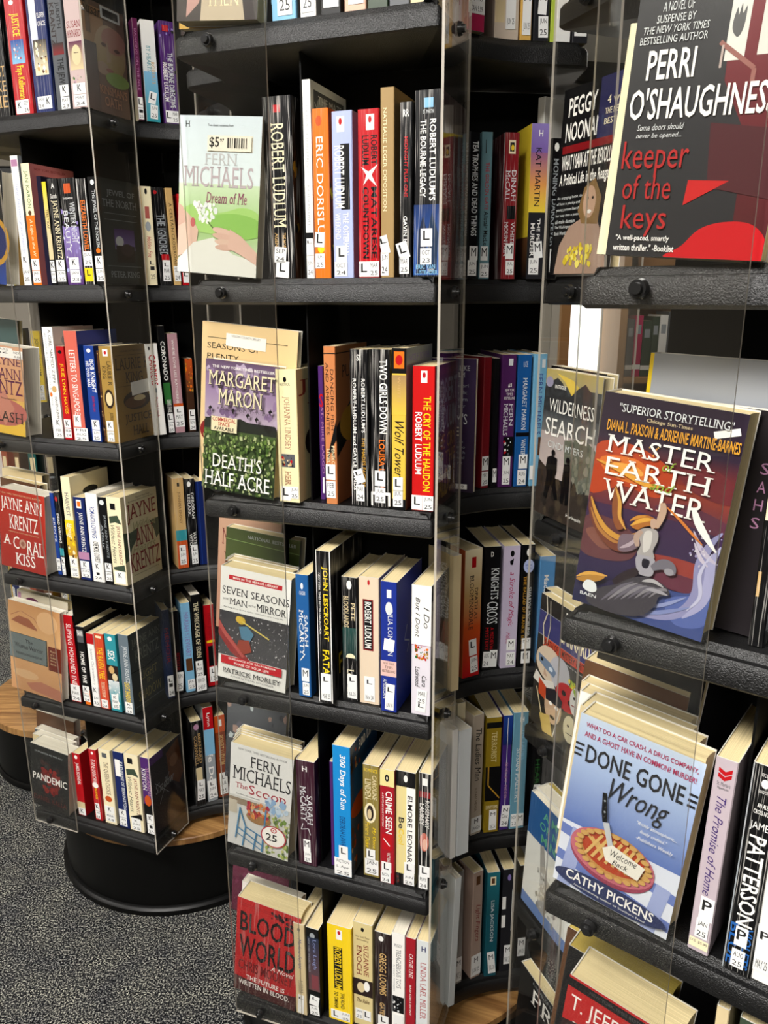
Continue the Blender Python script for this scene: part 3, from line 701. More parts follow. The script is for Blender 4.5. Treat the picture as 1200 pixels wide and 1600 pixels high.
run(K0, 3, LK, GK, [
 (91, 97, 770, 'thin blue', 'b', [strip('KRENTZ', 'w', .3, .6)], [(('JAN', '25'), .0, .8, 1, .95)], dict(off=.022)),
 (98, 110, 769, 'black white-lettered', 'k', [('e', .5, .08, .3, .03, 'r'), strip('DEAD WRONG', 'w', .25, .6, .25, .75, 1), ('r', 0, .66, 1, .75, 't')], ('K', 'JUN 23', .77, .98, .15, .95), dict(wear=.4)),
 (111, 125, 745, 'tall cream and yellow', 'c', [('t', 'HARVEST', .3, .15, .7, .38, 'S', 2), ('r', 0, .42, 1, .78, 'y', 'G'), ('s', 0, .45, 1, .8, 26, 'yGnc', .02), strip('House', 'w', .45, .6, .3, .7, 2, .2)], ('K', 'MAR 25', .8, .99, .1, .92), dict(off=.018, front=[('r', 0, 0, 1, 1, 'c', 'q'), ('e', .5, .17, .2, .04, 'k')])),
 (127, 144, 777, 'blue white-lettered', 'B', [('r', .28, .03, .72, .13, 'w'), ('r', .35, .05, .65, .11, 'o'), strip('JAYNE ANN KRENTZ', 'w', .18, .66, .3, .75, 2), ('r', 0, .66, 1, .75, 'P')], ('K', 'JUN 23', .77, .97, .1, .9)),
 (146, 164, 771, 'white blue-lettered', 'i', [strip('ROMANCE', 'b', .15, .32, .3, .7, 1), strip('LOVING', 'b', .33, .5, .3, .7, 1), strip('ONE MORE COWBOY', 'k', .54, .78, .3, .8, 1)], ('K', '1 24', .78, .98, .1, .9), dict(pages='pagesw')),
 (165, 177, 777, 'black', 'k', [('e', .5, .06, .3, .03, 'z'), strip('JAYNE ANN KRENTZ', 's', .2, .7, .5, .85, 2), strip('Affair', 's', .3, .6, .1, .4, 2)], ('K', 'JAN 25', .76, .97, .15, 1.0)),
 (178, 200, 777, 'cream torn-paper patterned', 'c', [('r', .25, .07, .6, .14, 'k'), ('p', [(.1, .22), (.7, .2), (.95, .3), (.5, .28), (.12, .3)], 'a'), ('t', 'JAYNE ANN KRENTZ', .52, .32, .8, .76, 'R', 2), ('t', 'Wildest Hearts', .15, .3, .42, .76, 'a', 0, .3), ('p', [(.1, .80), (.9, .76), (.95, .84), (.15, .83)], 'a')], [(('K',), .15, .84, .9, .985)], dict(
   front=[('r', 0, 0, 1, 1, (.62, .54, .34)), ('h', 'The New York Times', .4, .04, .8, .06, 'd'), ('h', 'Bestselling Author of Family Man', .2, .07, .9, .09, 'd'), ('p', [(.0, .40), (.2, .42), (.42, .39), (.35, .52), (.2, .6), (.12, .72), (0, .74)], 'a'), ('p', [(.75, .37), (1, .36), (1, .55), (.9, .6), (.85, .48)], 'a'), ('h', 'JAYNE', .14, .11, .94, .33, 'R', 2), ('h', 'Wildest', .22, .32, .96, .42, (.34, .32, .16), 0, .4), ('h', 'ANN', .3, .40, .82, .6, 'R', 2), ('h', 'Hearts', .2, .58, .9, .68, (.34, .32, .16), 0, .4), ('h', 'KRENTZ', .12, .67, .96, .88, 'R', 2), ('h', 'A mesmerizing novel of desire', .2, .91, .9, .93, 'd')]))])
run(K0, 4, LK, GK, [
 (113, 129, 961, 'red thin white-lettered', 'r', [strip('SLIPPING MOHAMED ENE', 'w', .1, .8, .25, .75)], [(('K', 'MAR', '24'), .0, .8, 1.0, .99)], dict(off=.018, front=[('r', 0, 0, 1, 1, 'k', 'R'), ('s', 0, 0, 1, .4, 20, 'RkrS', .03)], pages='pagesw')),
 (131, 143, 979, 'black white-lettered', 'k', [('r', .1, .04, .9, .2, 'S'), ('h', 'BANN', .15, .05, .85, .12, 'w', 1), strip('HOME OF THE', 'w', .32, .72, .25, .75, 1), ('r', .3, .8, 1, 1, 'o')], ('K', 'MAR 24', .76, .96, .1, .95)),
 (146, 157, 990, 'white red-topped', 'w', [('r', 0, 0, 1, .14, 'r'), strip('Jeanne Christenberry', 's', .2, .7)], ('K', 'JUN 25', .72, .98, .1, .95)),
 (158, 172, 990, 'red yellow-lettered', (.6, .06, .02), [('r', .2, .03, .8, .06, 'c'), strip('THE RAVEN TREE', 'y', .18, .6, .2, .8, 2), strip('THE MAN OF DREAMS', 'c', .64, .85, .3, .7, 2)], [(('MAY', '24'), .15, .88, .85, .99)], dict(wear=.2)),
 (174, 191, 991, 'teal pictured', 't', [('e', .5, .06, .2, .03, 'w'), strip('SEX', 'w', .2, .34, .2, .8, 1, .2), ('r', 0, .4, 1, .62, 'd'), ('e', .4, .46, .25, .05, 'q'), ('e', .65, .55, .25, .05, 'e'), ('r', 0, .6, 1, .85, 'z', 't'), ('s', 0, .6, 1, .9, 20, 'zwt', .02)], [(('K', 'MAR', '25'), .15, .78, .8, .97)]),
 (195, 211, 992, 'blue-grey gold-lettered', (.13, .17, .2), [('t', 'JAYNE ANN KRENTZ', .3, .14, .8, .6, 'z', 2), ('t', 'LIGHT SHADOW', .25, .6, .75, .86, 'y', 1)], [(('K', 'JAN', '25'), .15, .85, .85, .99)], dict(
   front=[('r', 0, 0, 1, 1, (.045, .05, .045)), ('h', 'JAYNE ANN', .08, .08, .92, .2, (.16, .17, .14), 2), ('h', 'KRENTZ', .14, .23, .86, .37, (.16, .17, .14), 2), ('l', [(0, .47), (.4, .50), (1, .43)], .002, 'k'), ('h', 'LIGHT', .25, .53, .75, .63, (.26, .22, .08), 2), ('h', 'IN', .42, .65, .6, .71, (.2, .18, .08), 2), ('h', 'SHADOW', .15, .76, .85, .88, (.26, .22, .08), 2), ('l', [(.05, .93), (.9, .93)], .0006, 's')]))])
run(K0, 5, LK, GK, [
 (123, 135, 1177, 'narrow red', 'r', [('e', .5, .06, .2, .03, 'w'), strip('JAMES SCANDAL', 'w', .15, .5, .25, .8, 1), ('r', 0, .78, 1, .9, 'e')], [(('K',), .1, .88, 1, .99)]),
 (139, 161, 1171, 'red white-lettered', 'r', [('e', .5, .05, .14, .02, 'w'), strip('ELAINE DUNCAN', 'w', .14, .46, .25, .75, 2), ('e', .5, .5, .4, .04, 'w'), ('r', .3, .54, .7, .7, 'O'), strip('KING', 'y', .55, .7, .4, .65)], ('K', 'JAN 24', .76, .98, .15, .75), dict(wear=.2)),
 (165, 183, 1172, 'cream brown-lettered', 'c', [('r', .3, .04, .7, .1, 'S'), strip("THE QUEEN'S CHOICE", 'n', .16, .6, .3, .75, 2), ('e', .5, .66, .3, .04, 'O')], ('K', 'MAR 24', .76, .97, .1, .9)),
 (187, 203, 1175, 'blue and white', 'B', [('r', .15, .1, .65, .32, 'i'), strip('KATHERINE OF BERRINGTON', 'z', .12, .75, .6, .9, 1)], ('K', 'JAN 24', .76, .98, .1, .8)),
 (204, 226, 1179, 'cream torn-paper patterned', 'c', [('r', .25, .05, .6, .12, 'k'), ('p', [(.1, .2), (.7, .18), (.95, .28), (.5, .26), (.12, .28)], 'a'), ('t', 'JAYNE ANN KRENTZ', .52, .30, .8, .78, 'R', 2), ('t', 'Wildest Hearts', .15, .28, .42, .76, 'a', 0, .3), ('p', [(.1, .82), (.9, .76), (.95, .84), (.15, .85)], 'k')], [(('K', 'JUN', '25'), .15, .83, .8, .99)]),
 (229, 244, 1184, 'purple', 'p', [('r', .0, .6, 1, 1, 'k'), strip('SUZANNE', 'P', .12, .5, .55, .9, 2), strip('KINYON', 'w', .14, .42, .1, .5, 2), ('e', .5, .55, .35, .07, 'O')], ('K', '1 25', .73, .98, .2, .95), dict(
   front=[('r', 0, 0, 1, 1, (.02, .015, .02)), ('r', 0, 0, .4, .1, 'p'), ('p', [(.5, .1), (.9, .02), (1, .5), (.85, .6), (.55, .45)], (.16, .05, .015)), ('e', .72, .25, .14, .08, (.28, .12, .05)), ('l', [(.1, .35), (.5, .6)], .0012, 's'), ('l', [(.2, .65), (.55, .35)], .0012, 's'), ('h', 'Shadow', .1, .38, .7, .5, 's', 2, .2)]))])
# left tower, recess
run(KC, 0, LV, GV, [
 (217, 226, 28, 'narrow pink', 'm', [strip('DANCING ON THE NILE', 'P', .1, .7, .3, .7)], ('L', '1 25', .77, .99, .05, .95), dict(off=.004, back=(.30, .18, .22), backops=[('r', 0, 0, 1, .35, 'm', 'p'), ('r', 0, .35, 1, 1, 'p', 'c')])),
 (230, 251, 31, 'white and teal', 'w', [('r', 0, 0, 1, .5, 'w', 'z'), ('r', 0, .5, 1, 1, 'u', 't'), strip('BY HEARTS', 't', .25, .5, .3, .6, 2), strip('ROBERTS', 'q', .4, .62, .6, .85, 2)], [(('L',), .25, .7, .8, .82, 12), (('JUN', '25'), .3, .83, .85, .97, 4)], dict(off=.008)),
 (258, 281, 33, 'purple zebra-striped', 'p', [('s', 0, 0, 1, .85, 40, 'kpv', .02, 4, 4), ('r', .2, .04, .6, .1, 'r'), ('t', 'THE BOURNE DIRECTIVE', .45, .3, .8, .84, 'z', 1), ('t', 'ROBERT LUDLUM', .1, .4, .4, .78, 'w', 1)], [(('L',), .1, .87, .5, .99), (('MAR', '25'), .5, .87, .95, .99)], dict(off=.01, wear=.5))])
run(KC, 1, LV, GV, [
 (230, 247, 291, 'cream red-scripted', 'c', [('e', .5, .05, .12, .03, 'k'), ('r', .3, .2, .7, .32, (.4, .1, .08)), ('e', .5, .4, .25, .05, 's'), ('t', 'Hidden Fire', .3, .5, .7, .72, 'r', 0, .3)], [(('L', '1', '25'), .3, .72, .9, .95, 0, 'c')], dict(off=.004, back='q')),
 (251, 271, 293, 'black silver-lettered', 'k', [('e', .3, .05, .14, .02, 'r'), strip('THE IGNORED', 's', .27, .7, .2, .85, 1), ('r', .3, .68, .9, .74, 'r')], [(('L', 'MAR', '25'), .3, .74, .9, .96, 3)], dict(off=.012, wear=.3, lean=-2)),
 (273, 284, 294, 'narrow cream', 'q', [strip('A CERTAIN CROSSROAD', 'k', .15, .8, .3, .7)], [(('SEP', '24'), .1, .8, 1, .96)], dict(off=.01, lean=-2)),
 (286, 296, 303, 'narrow red', 'r', [], [(('L',), .1, .82, 1, .97)], dict(off=.012))])
run(KC, 2, LV, GV, [
 (242, 261, 537, 'white red-lettered', 'w', [('e', .3, .05, .08, .02, 'k'), strip('CARRIERS', 'r', .12, .45, .2, .75, 1), ('r', .4, .48, .6, .53, 's'), strip('Patrick Lynch', 'r', .58, .8, .3, .6, 2)], None, dict(off=0, lean=-2, pages='pagesw')),
 (263, 274, 509, 'tall black and green', 'k', [strip('CORONADO', 'w', .14, .5, .25, .85, 1), ('r', 0, .52, 1, .72, 'g'), strip('DENNIS LEHANE', 'w', .68, .8, .3, .9)], ('L', 'JUL 25', .81, .99, .15, .95), dict(off=.008, lean=-2)),
 (275, 290, 521, 'tall dusty pink', (.45, .25, .28), [strip('WHERE LOVE LIES KATHERINE', 'w', .06, .7, .35, .6), ('r', 0, .7, 1, .75, 'O')], [(('L', 'MAY', '25'), .0, .73, 1, .94)], dict(off=.01, lean=-1)),
 (296, 307, 560, 'dark brown and orange', (.05, .02, .01), [('r', .0, .0, 1, .45, 'O', 'n'), ('s', 0, 0, 1, .45, 20, 'oGn', .02)], ('L', 'NOV 24', .7, .98, .1, .95), dict(off=.014))])
run(KC, 3, LV, GV, [
 (279, 296, 747, 'gold, teal and red banded', 'q', [('r', .4, .05, .6, .09, 'k'), strip('JOHANNA LINDSEY', 'n', .15, .5, .35, .65, 2), ('r', 0, .57, 1, .69, 't'), ('r', 0, .69, 1, 1, 'O')], [(('L', 'JUN', '25'), .2, .74, .8, .96)], dict(off=.008, wear=.3)),
 (298, 312, 748, 'black white-lettered', 'k', [('e', .4, .06, .2, .03, 'w'), ('t', 'DEBORAH', .55, .16, .85, .45, 'w', 2), ('t', 'LEBLANC', .15, .17, .45, .42, 'w', 2), strip('WATER', 'w', .6, .78, .5, .85, 2), strip('WITCH', 'w', .62, .78, .1, .4, 2)], [(('L', 'JUN', '25'), .2, .75, .9, .97)], dict(off=.008, wear=.3)),
 (313, 326, 752, 'navy', 'B', [('l', [(.3, 0), (.3, 1)], .001, 'b')], None, dict(off=.012))])
run(KC, 4, LV, GV, [
 (263, 274, 953, 'narrow dark navy', (.01, .02, .06), [strip('MEMOIR', 'R', .2, .6)], [(('L', '1', '24'), .1, .74, .95, .98)], dict(off=.0)),
 (276, 288, 955, 'dark red-lettered', 'k', [strip('BETRAYAL', 'R', .5, .72)], [(('JUN', '25'), .1, .73, 1, .96, 5)], dict(off=.008)),
 (292, 306, 942, 'light blue', 'u', [strip('MARIAH STEWART', 'v', .1, .6, .25, .75, 2), ('r', .15, .62, .85, .76, 'n')], [(('JUL', '25'), .2, .86, 1, .97)], dict(off=.008)),
 (308, 322, 929, 'tall black', 'k', [strip('THE WRECKAGE OF EDEN', 'c', .08, .65, .25, .75, 2)], [(('L', 'MAR', '25'), .05, .68, .85, .85), (('NEW ON', 'SHELF'), .0, .85, 1.1, 1.0)], dict(off=.002, pages='pagesw')),
 (326, 341, 945, 'red', 'r', [strip('MURIEL JENSEN', 'R', .1, .4), ('r', .1, .43, .9, .46, 'y'), ('r', .2, .5, .8, .75, 'k')], [(('L', '1 25'), .2, .76, 1, .95)], dict(off=.012))])
run(KC, 5, LV, GV, [
 (307, 323, 1127, 'black gold-lettered', 'k', [('e', .5, .07, .25, .035, 'P'), ('t', 'BERNARD', .6, .15, .85, .5, 'q', 2), ('t', 'CORNWELL', .2, .17, .5, .52, 'q', 2), ('r', .2, .55, .8, .7, 'e')], [(('L', 'MAY', '25'), .2, .7, .95, .94, 3)], dict(off=.006, wear=.3)),
 (326, 341, 1105, 'red and pale blue', 's', [('r', 0, 0, 1, .23, 'r'), strip('Lynn', 'w', .06, .2, .3, .7, 1), strip('If Life Do', 'w', .28, .8, .25, .75, 1), ('r', 0, .23, 1, .5, 'u')], [(('L', 'JUN', '24'), .05, .77, .95, .97, -3)], dict(off=.008)),
 (342, 358, 1118, 'orange and brown', (.22, .04, .01), [('r', 0, 0, 1, .2, 'O'), ('r', .4, .05, .7, .13, 'w'), strip('ROBERT LUDLUM', 'q', .24, .6, .3, .8, 1)], [(('L', 'JUL', '25'), .2, .7, .95, .97)], dict(off=.012))])

# ------------------------------------------------------------------ centre tower, spines
run(L0, 0, LL, GL_, [
 (425, 463, -70, 'white-stickered blue', 'u', [('r', 0, 0, 1, .9, 'b', 'u')], [(('APR', '25'), .25, .74, .85, .97)]),
 (469, 494, -70, 'white', 'w', [('r', .0, .2, 1, .5, 'z')], [(('JUN', '25'), .1, .75, .85, .97)]),
 (501, 533, -70, 'black', 'k', [], [(('APR', '3'), .15, .75, .9, .96)]),
 (538, 572, -70, 'peach', (.7, .42, .3), [], [(('L',), .2, .75, .9, .96)]),
 (574, 606, -70, 'dark green', 'a', [], None), (608, 640, -70, 'grey', 'S', [], None), (641, 676, -70, 'tan', 'e', [], [(('L', 'MAR', '25'), .1, .72, .9, .96)])])
run(L0, 1, LL, GL_, [
 (419, 463, 150, 'thick black gold-lettered', 'k', [('r', .38, .045, .62, .085, 'r'), ('t', 'ROBERT LUDLUM', .28, .14, .72, .71, 'c', 2), ('t', 'THE MOEBIUS', .55, .74, .68, .86, 'q', 1), ('t', 'AGENDA', .3, .74, .42, .86, 'q', 1)], [(('SEP', '24'), .26, .82, .68, .91, 6), (('L',), .3, .90, .76, .995, 6)], dict(wear=1, spc='k', off=.015, front=[('r', 0, 0, 1, 1, 'k', 'n'), ('s', 0, .2, .6, .8, 20, 'Gnk', .03)])),
 (477, 492, 124, 'tall white', 'w', [strip('THE MAZE OF TRANSPARENCIES', 's', .12, .47, .35, .62), strip('KAREN AN-HWEI L', 's', .52, .74, .35, .62), ('r', .05, .76, .95, .82, 'k')], [(('L', '', ''), .1, .79, .9, .88), (('JUN', '24'), .1, .9, .9, .99)], dict(off=.02, pages='pagesw', front=[('r', 0, 0, 1, 1, 'z'), ('r', .08, .04, .92, .6, 'S'), ('e', .3, .12, .14, .06, 's'), ('l', [(.1, .1), (.8, .4)], .001, 'z'), ('h', 'THE MAZE', .2, .06, .85, .1, 'z')])),
 (493, 518, 169, 'orange white-lettered', 'o', [('e', .4, .07, .18, .03, 'O'), strip('ERIC DORISLU', 'w', .16, .74, .22, .62, 2), ('e', .4, .82, .22, .025, 'y')], [(('L',), .02, .72, .62, .81, 4), (('JUN', '25'), .02, .85, .62, .94)], dict(wear=.15, front=[('r', 0, 0, 1, 1, 'O', 'k'), ('s', 0, .3, .5, .9, 20, 'ynk', .02)])),
 (522, 553, 173, 'lavender and black', 'l', [('r', .25, .03, .62, .12, 'w'), ('e', .43, .06, .08, .02, 'r'), ('r', .42, .19, .86, .58, 'k'), ('t', 'ROBERT LUDLUM', .12, .2, .6, .57, 'w', 1), ('t', 'THE OSTERMAN', .5, .60, .78, .86, 'w', 1), ('t', 'WEEKEND', .12, .60, .38, .76, 'w', 1)], [(('L',), .14, .8, .68, .9), (('OCT', '24'), .05, .9, .7, .99)], dict(wear=.15)),
 (561, 593, 170, 'red black-lettered', 'r', [('r', .4, .03, .78, .12, 'w'), ('e', .58, .06, .08, .02, 'r'), ('t', 'ROBERT', .62, .15, .92, .32, 'k', 1), ('t', 'LUDLUM', .2, .15, .52, .32, 'k', 1), ('p', [(.15, .33), (.5, .36), (.95, .32), (.65, .38), (.9, .45), (.5, .40), (.25, .44), (.4, .38)], 'w'), ('t', 'MATARESE', .62, .45, .9, .88, 'k', 1), ('t', 'COUNTDOWN', .22, .45, .5, .88, 'k', 1)], [(('L',), .02, .9, .5, .995), (('MAR', '25'), .5, .9, 1.0, .995)], dict(wear=.2)),
 (595, 616, 136, 'tall tan', (.36, .24, .1), [strip('NATHALIE LEGER EXPOSITION', 'c', .1, .64, .2, .45, 2)], [(('L', ''), -.05, .77, .6, .87, -14), (('JUN', '24'), .0, .86, .6, .99)], dict(off=.02, front=[('r', 0, 0, 1, 1, (.3, .2, .08), (.2, .12, .05))])),
 (624, 643, 159, 'narrow black red-lettered', 'k', [('h', 'RR', .25, .04, .75, .08, 'w', 1), ('t', 'MIDNIGHT PLUS ONE', .35, .19, .65, .53, 'r', 1), ('t', 'GAVIN LYALL', .3, .64, .62, .88, 'w', 1)], [(('L',), -.15, .79, .75, .89, -18), (('MAR', '25'), .0, .88, .8, .98)], dict(wear=.8)),
 (646, 686, 140, 'thick black and blue', 'k', [('r', .35, .04, .7, .09, 'u'), ('h', 'ST. MARTIN', .32, .10, .72, .12, 'z'), ('t', "ROBERT LUDLUM'S", .58, .15, .82, .58, 'w', 1), ('t', 'THE BOURNE LEGACY', .22, .15, .45, .56, 'w', 1), ('r', 0, .6, 1, .99, (.01, .03, .12), (.02, .09, .34)), ('p', [(.2, .74), (.35, .66), (.5, .74), (.5, .98), (.1, .98)], (.01, .02, .05)), ('p', [(.55, .74), (.7, .64), (.95, .76), (.9, .98), (.6, .98)], (.012, .03, .07)), ('t', 'ERIC VAN', .55, .955, .8, .97, 'z', 1), ('h', 'ERIC VAN', .1, .93, .85, .955, 'u', 1), ('h', 'LUSTBADER', .05, .962, .95, .985, 'u', 1)], [(('L',), .27, .73, .72, .83), (('OCT', '23'), .26, .84, .70, .93)], dict(wear=.5, off=.018,
   front=[('r', 0, 0, 1, 1, (.05, .015, .02), (.03, .012, .015)), ('h', 'ROBERT', .1, .35, .9, .46, 'S', 1), ('h', 'LUDLUM', .1, .48, .9, .6, 'S', 1), ('h', 'BOURNE', .1, .64, .9, .76, 'n', 1), ('h', 'LEGACY', .1, .79, .9, .91, 'n', 1)]))])
run(L0, 2, LL, GL_, [
 (437, 469, 577, 'pale yellow red-scripted', (.80, .72, .42), [('e', .45, .075, .08, .02, 'k'), ('h', 'HISTORICAL', .2, .1, .7, .12, 'S'), strip('JOHANNA LINDSEY', (.4, .2, .12), .2, .6, .3, .65, 2), ('r', .18, .63, .82, .73, 'S'), ('s', .2, .64, .8, .72, 18, 'rdeq', .012), strip('HEIR', (.4, .2, .12), .76, .87, .32, .6, 2)], [(('L',), .1, .88, .55, .99), (('JUN', '25'), .55, .88, .95, .97)], dict(off=.003, d=.10, front=[('r', 0, 0, 1, 1, (.72, .64, .36)), ('h', 'JO', .05, .08, 1, .2, (.35, .05, .03), 2), ('h', 'LI', .3, .26, .8, .38, (.35, .05, .03), 2), ('e', .5, .56, .3, .12, 'd')])),
 (501, 509, 572, 'narrow purple', 'p', [strip('ST. MIKE LARGO', 'P', .3, .8, .5, .95), ('h', 'S', .2, .2, .9, .3, 'r', 1)], [(('',), .55, .83, .9, .95)], dict(off=.03)),
 (510, 528, 541, 'tall orange', (.55, .2, .07), [('r', 0, .04, 1, .047, 'd'), ('t', 'DANCING FISH', .55, .14, .82, .52, 'd'), ('t', 'AND AMMONITES', .15, .1, .42, .55, 'd'), ('p', [(.3, .66), (1, .45), (1, .58), (.7, .62), (.9, .72), (.5, .66), (.2, .74)], 'k'), ('t', 'PENELOPE', .55, .62, .82, .78, 'c'), ('t', 'LIVELY', .15, .64, .42, .76, 'c')], [(('L',), .02, .74, .85, .84), (('FEB', '25'), .02, .85, .85, .96)], dict(off=.012, front=[('r', 0, 0, 1, 1, (.5, .2, .07), (.4, .12, .04)), ('r', 0, .04, 1, .047, 'd'), ('h', 'PULTD', .2, .12, .8, .2, 'd'), ('p', [(0, .5), (.6, .3), (.8, .35), (.5, .55), (0, .7)], 'k'), ('e', .5, .5, .4, .12, 'G')])),
 (549, 577, 546, 'black white-lettered', 'k', [('h', 'SS', .38, .03, .62, .07, 'w', 1), ('t', "ROBERT LUDLUM'S", .62, .18, .82, .52, 'w', 1), ('t', 'THE HADES FACTOR', .62, .55, .82, .88, 'G', 1), ('t', 'ROBERT LUDLUM and GAYLE LYNDS', .15, .18, .34, .9, 'w', 1)], [(('L', ''), .22, .76, .72, .85, -20), (('MAR', '24'), .28, .86, .75, .97)], dict(wear=1)),
 (580, 610, 546, 'black orange-and-white-lettered', 'k', [('t', 'TWO GIRLS DOWN', .45, .06, .85, .52, 'w', 1), ('t', 'LOUISA LUNA', .42, .56, .72, .88, 'o', 1), ('r', 0, .9, 1, .99, 'w'), ('r', .1, .92, .9, .99, 'k')], [(('L',), .2, .76, .75, .86), (('JUL', '25'), .2, .87, .75, .97)], dict(wear=1)),
 (612, 634, 544, 'yellow scripted', (.7, .48, .06), [('r', 0, 0, 1, .15, 'k'), ('r', .15, .02, .85, .12, 'o'), ('e', .5, .07, .25, .03, 'r'), ('r', 0, .16, 1, .4, (.35, .22, .1), (.75, .5, .06)), ('t', 'WHITE I', .4, .17, .6, .32, 'q'), ('t', 'Wolf Tower', .2, .42, .85, .8, 'd', 0, .4), ('r', 0, .93, 1, 1, 'k')], [(('L',), .1, .79, .8, .88), (('JUL', '25'), .1, .87, .8, .98)], dict(off=.012, front=[('r', 0, 0, 1, 1, 's', 'n'), ('h', 'WOLF TOWER', .1, .04, .9, .08, 'v', 2)])),
 (643, 677, 572, 'bright red yellow-lettered', (.55, .008, .008), [('r', .38, .03, .66, .11, 'w'), ('e', .52, .06, .07, .02, 'r'), ('t', 'THE CRY OF THE HALIDON', .5, .2, .84, .86, 'y', 1), ('t', 'ROBERT LUDLUM', .14, .31, .44, .74, 'w', 1)], [(('L',), .0, .89, .5, .995), (('JUN', '25'), .52, .89, 1.0, .995)], dict(off=.018,
   front=[('r', 0, 0, 1, 1, (.09, .01, .012)), ('r', .05, .03, .95, .07, (.16, .02, .02)), ('h', 'ROBERT', .08, .1, .95, .27, 's', 1), ('h', 'LUDLUM', .08, .3, .95, .46, 's', 1), ('l', [(.05, .28), (.95, .28)], .001, 'R'), ('h', 'THE CRY', .08, .49, .92, .6, 'G', 1), ('h', 'OF THE', .08, .62, .92, .72, 'G', 1), ('h', 'HALIDON', .08, .75, .92, .95, 'G', 1), ('r', .12, .78, .6, .82, 'e')]))])
run(L0, 3, LL, GL_, [
 (467, 490, 898, 'blue white-lettered', (.015, .10, .30), [('e', .5, .09, .1, .025, 'w'), ('h', 'CALDER', .3, .13, .75, .16, 'w'), ('t', 'SARAH', .62, .32, .88, .58, 'w', 2), ('t', 'McCARTY', .22, .28, .55, .66, 'w', 2), ('l', [(.6, .64), (.2, .70), (.5, .66)], .001, 'w')], [(('M',), .3, .76, .88, .87), (('JUN', '25'), .34, .88, .88, .985)], dict(off=.006)),
 (498, 521, 861, 'tall black yellow-lettered', 'k', [('l', [(.06, 0), (.06, 1)], .0008, 'w'), ('l', [(.95, 0), (.95, 1)], .0014, 'w'), ('t', 'JOHN LESCROART', .4, .1, .8, .58, 'y', 1), ('t', 'NEW YORK TIMES BESTSELLING AUTHOR', .18, .14, .3, .54, 'w'), ('t', 'FATAL', .35, .64, .8, .84, 'y', 1)], [(('L', '', 'MAR 25'), .2, .8, .88, .985)], dict(off=.0, wear=.3, d=.11, front=[('r', 0, 0, 1, 1, 'k'), ('h', 'LESCROART', .3, .5, .9, .56, 'y', 1), ('h', 'FATAL', .2, .7, .9, .84, 'y', 1)])),
 (536, 560, 902, 'black green-scened', 'k', [('e', .5, .06, .16, .035, 'w'), ('t', 'PETE', .6, .2, .85, .34, 'e', 1), ('t', 'BLOODLANDS', .12, .15, .45, .4, 'e', 1), ('r', .05, .4, .95, .66, (.02, .07, .06), (.01, .03, .03)), ('e', .55, .64, .3, .03, 'c'), ('r', .2, .645, .85, .7, 'k'), ('t', 'LARDEN', .3, .74, .75, .96, 'c', 2)], [(('L', '', 'JUL 25'), .32, .78, .92, .98)], dict(wear=.6)),
 (562, 593, 902, 'cream black-titled', (.74, .6, .44), [('e', .5, .04, .06, .02, 'r'), ('r', .2, .17, .72, .57, 'R'), ('r', .25, .18, .67, .56, 'k'), ('t', 'ROBERT LUDLUM', .3, .19, .62, .55, 'w', 1)], [(('L', '', 'Nov 24'), .25, .78, .78, .98)], dict(wear=.15)),
 (595, 620, 909, 'royal blue', (.012, .03, .26), [('r', .38, .06, .66, .12, 'w'), ('e', .52, .2, .22, .05, 'z'), ('t', 'JULIA LONDON', .35, .2, .75, .56, 'z', 2), ('r', 0, .6, .98, .72, (.75, .5, .45)), ('h', 'NEW YORK', .15, .61, .85, .63, 'n'), ('h', 'TIMES', .25, .64, .75, .66, 'n'), ('h', 'BESTSELLING', .1, .67, .9, .69, 'n'), ('t', 'AMERICAN', .15, .74, .4, .9, 'z', 2)], [(('',), .2, .43, .85, .52, 6), (('L', '', 'JUN 24'), .3, .78, .85, .985, 3)], dict(off=.006, front=[('r', 0, 0, 1, 1, (.01, .025, .2)), ('l', [(.4, .4), (.3, .5), (.5, .55), (.4, .62)], .002, 's')])),
 (642, 672, 915, 'white hand-lettered', (.72, .68, .74), [('r', 0, 0, 1, .45, 'w', 'i'), ('t', 'I Do', .62, .16, .9, .33, 'k', 0, .3), ('t', '(But I Dont)', .2, .09, .42, .4, 'k', 0, .3), ('r', 0, .45, 1, .455, 'P'), ('s', .2, .46, .85, .56, 30, 'OGgro', .012), ('t', 'Cara', .55, .68, .8, .78, 'k', 0, .3), ('t', 'Lockwood', .2, .62, .45, .78, 'k', 0, .3)], [(('MAR', '25', 'L'), .28, .8, .8, .975, 4)], dict(off=.012, pages='pages',
   front=[('r', 0, 0, 1, 1, (.30, .27, .24)), ('r', 0, 0, 1, .12, 'k'), ('h', 'KNIGHTS', .1, .14, .9, .26, 's', 2), ('h', 'CROSS', .15, .28, .85, .4, 's', 2), ('p', [(.75, .15), (.95, .1), (.4, .5), (.1, .55)], 'd'), ('r', 0, .55, 1, 1, (.22, .22, .2)), ('s', 0, .55, 1, 1, 50, 'SxsS', .01)]))])
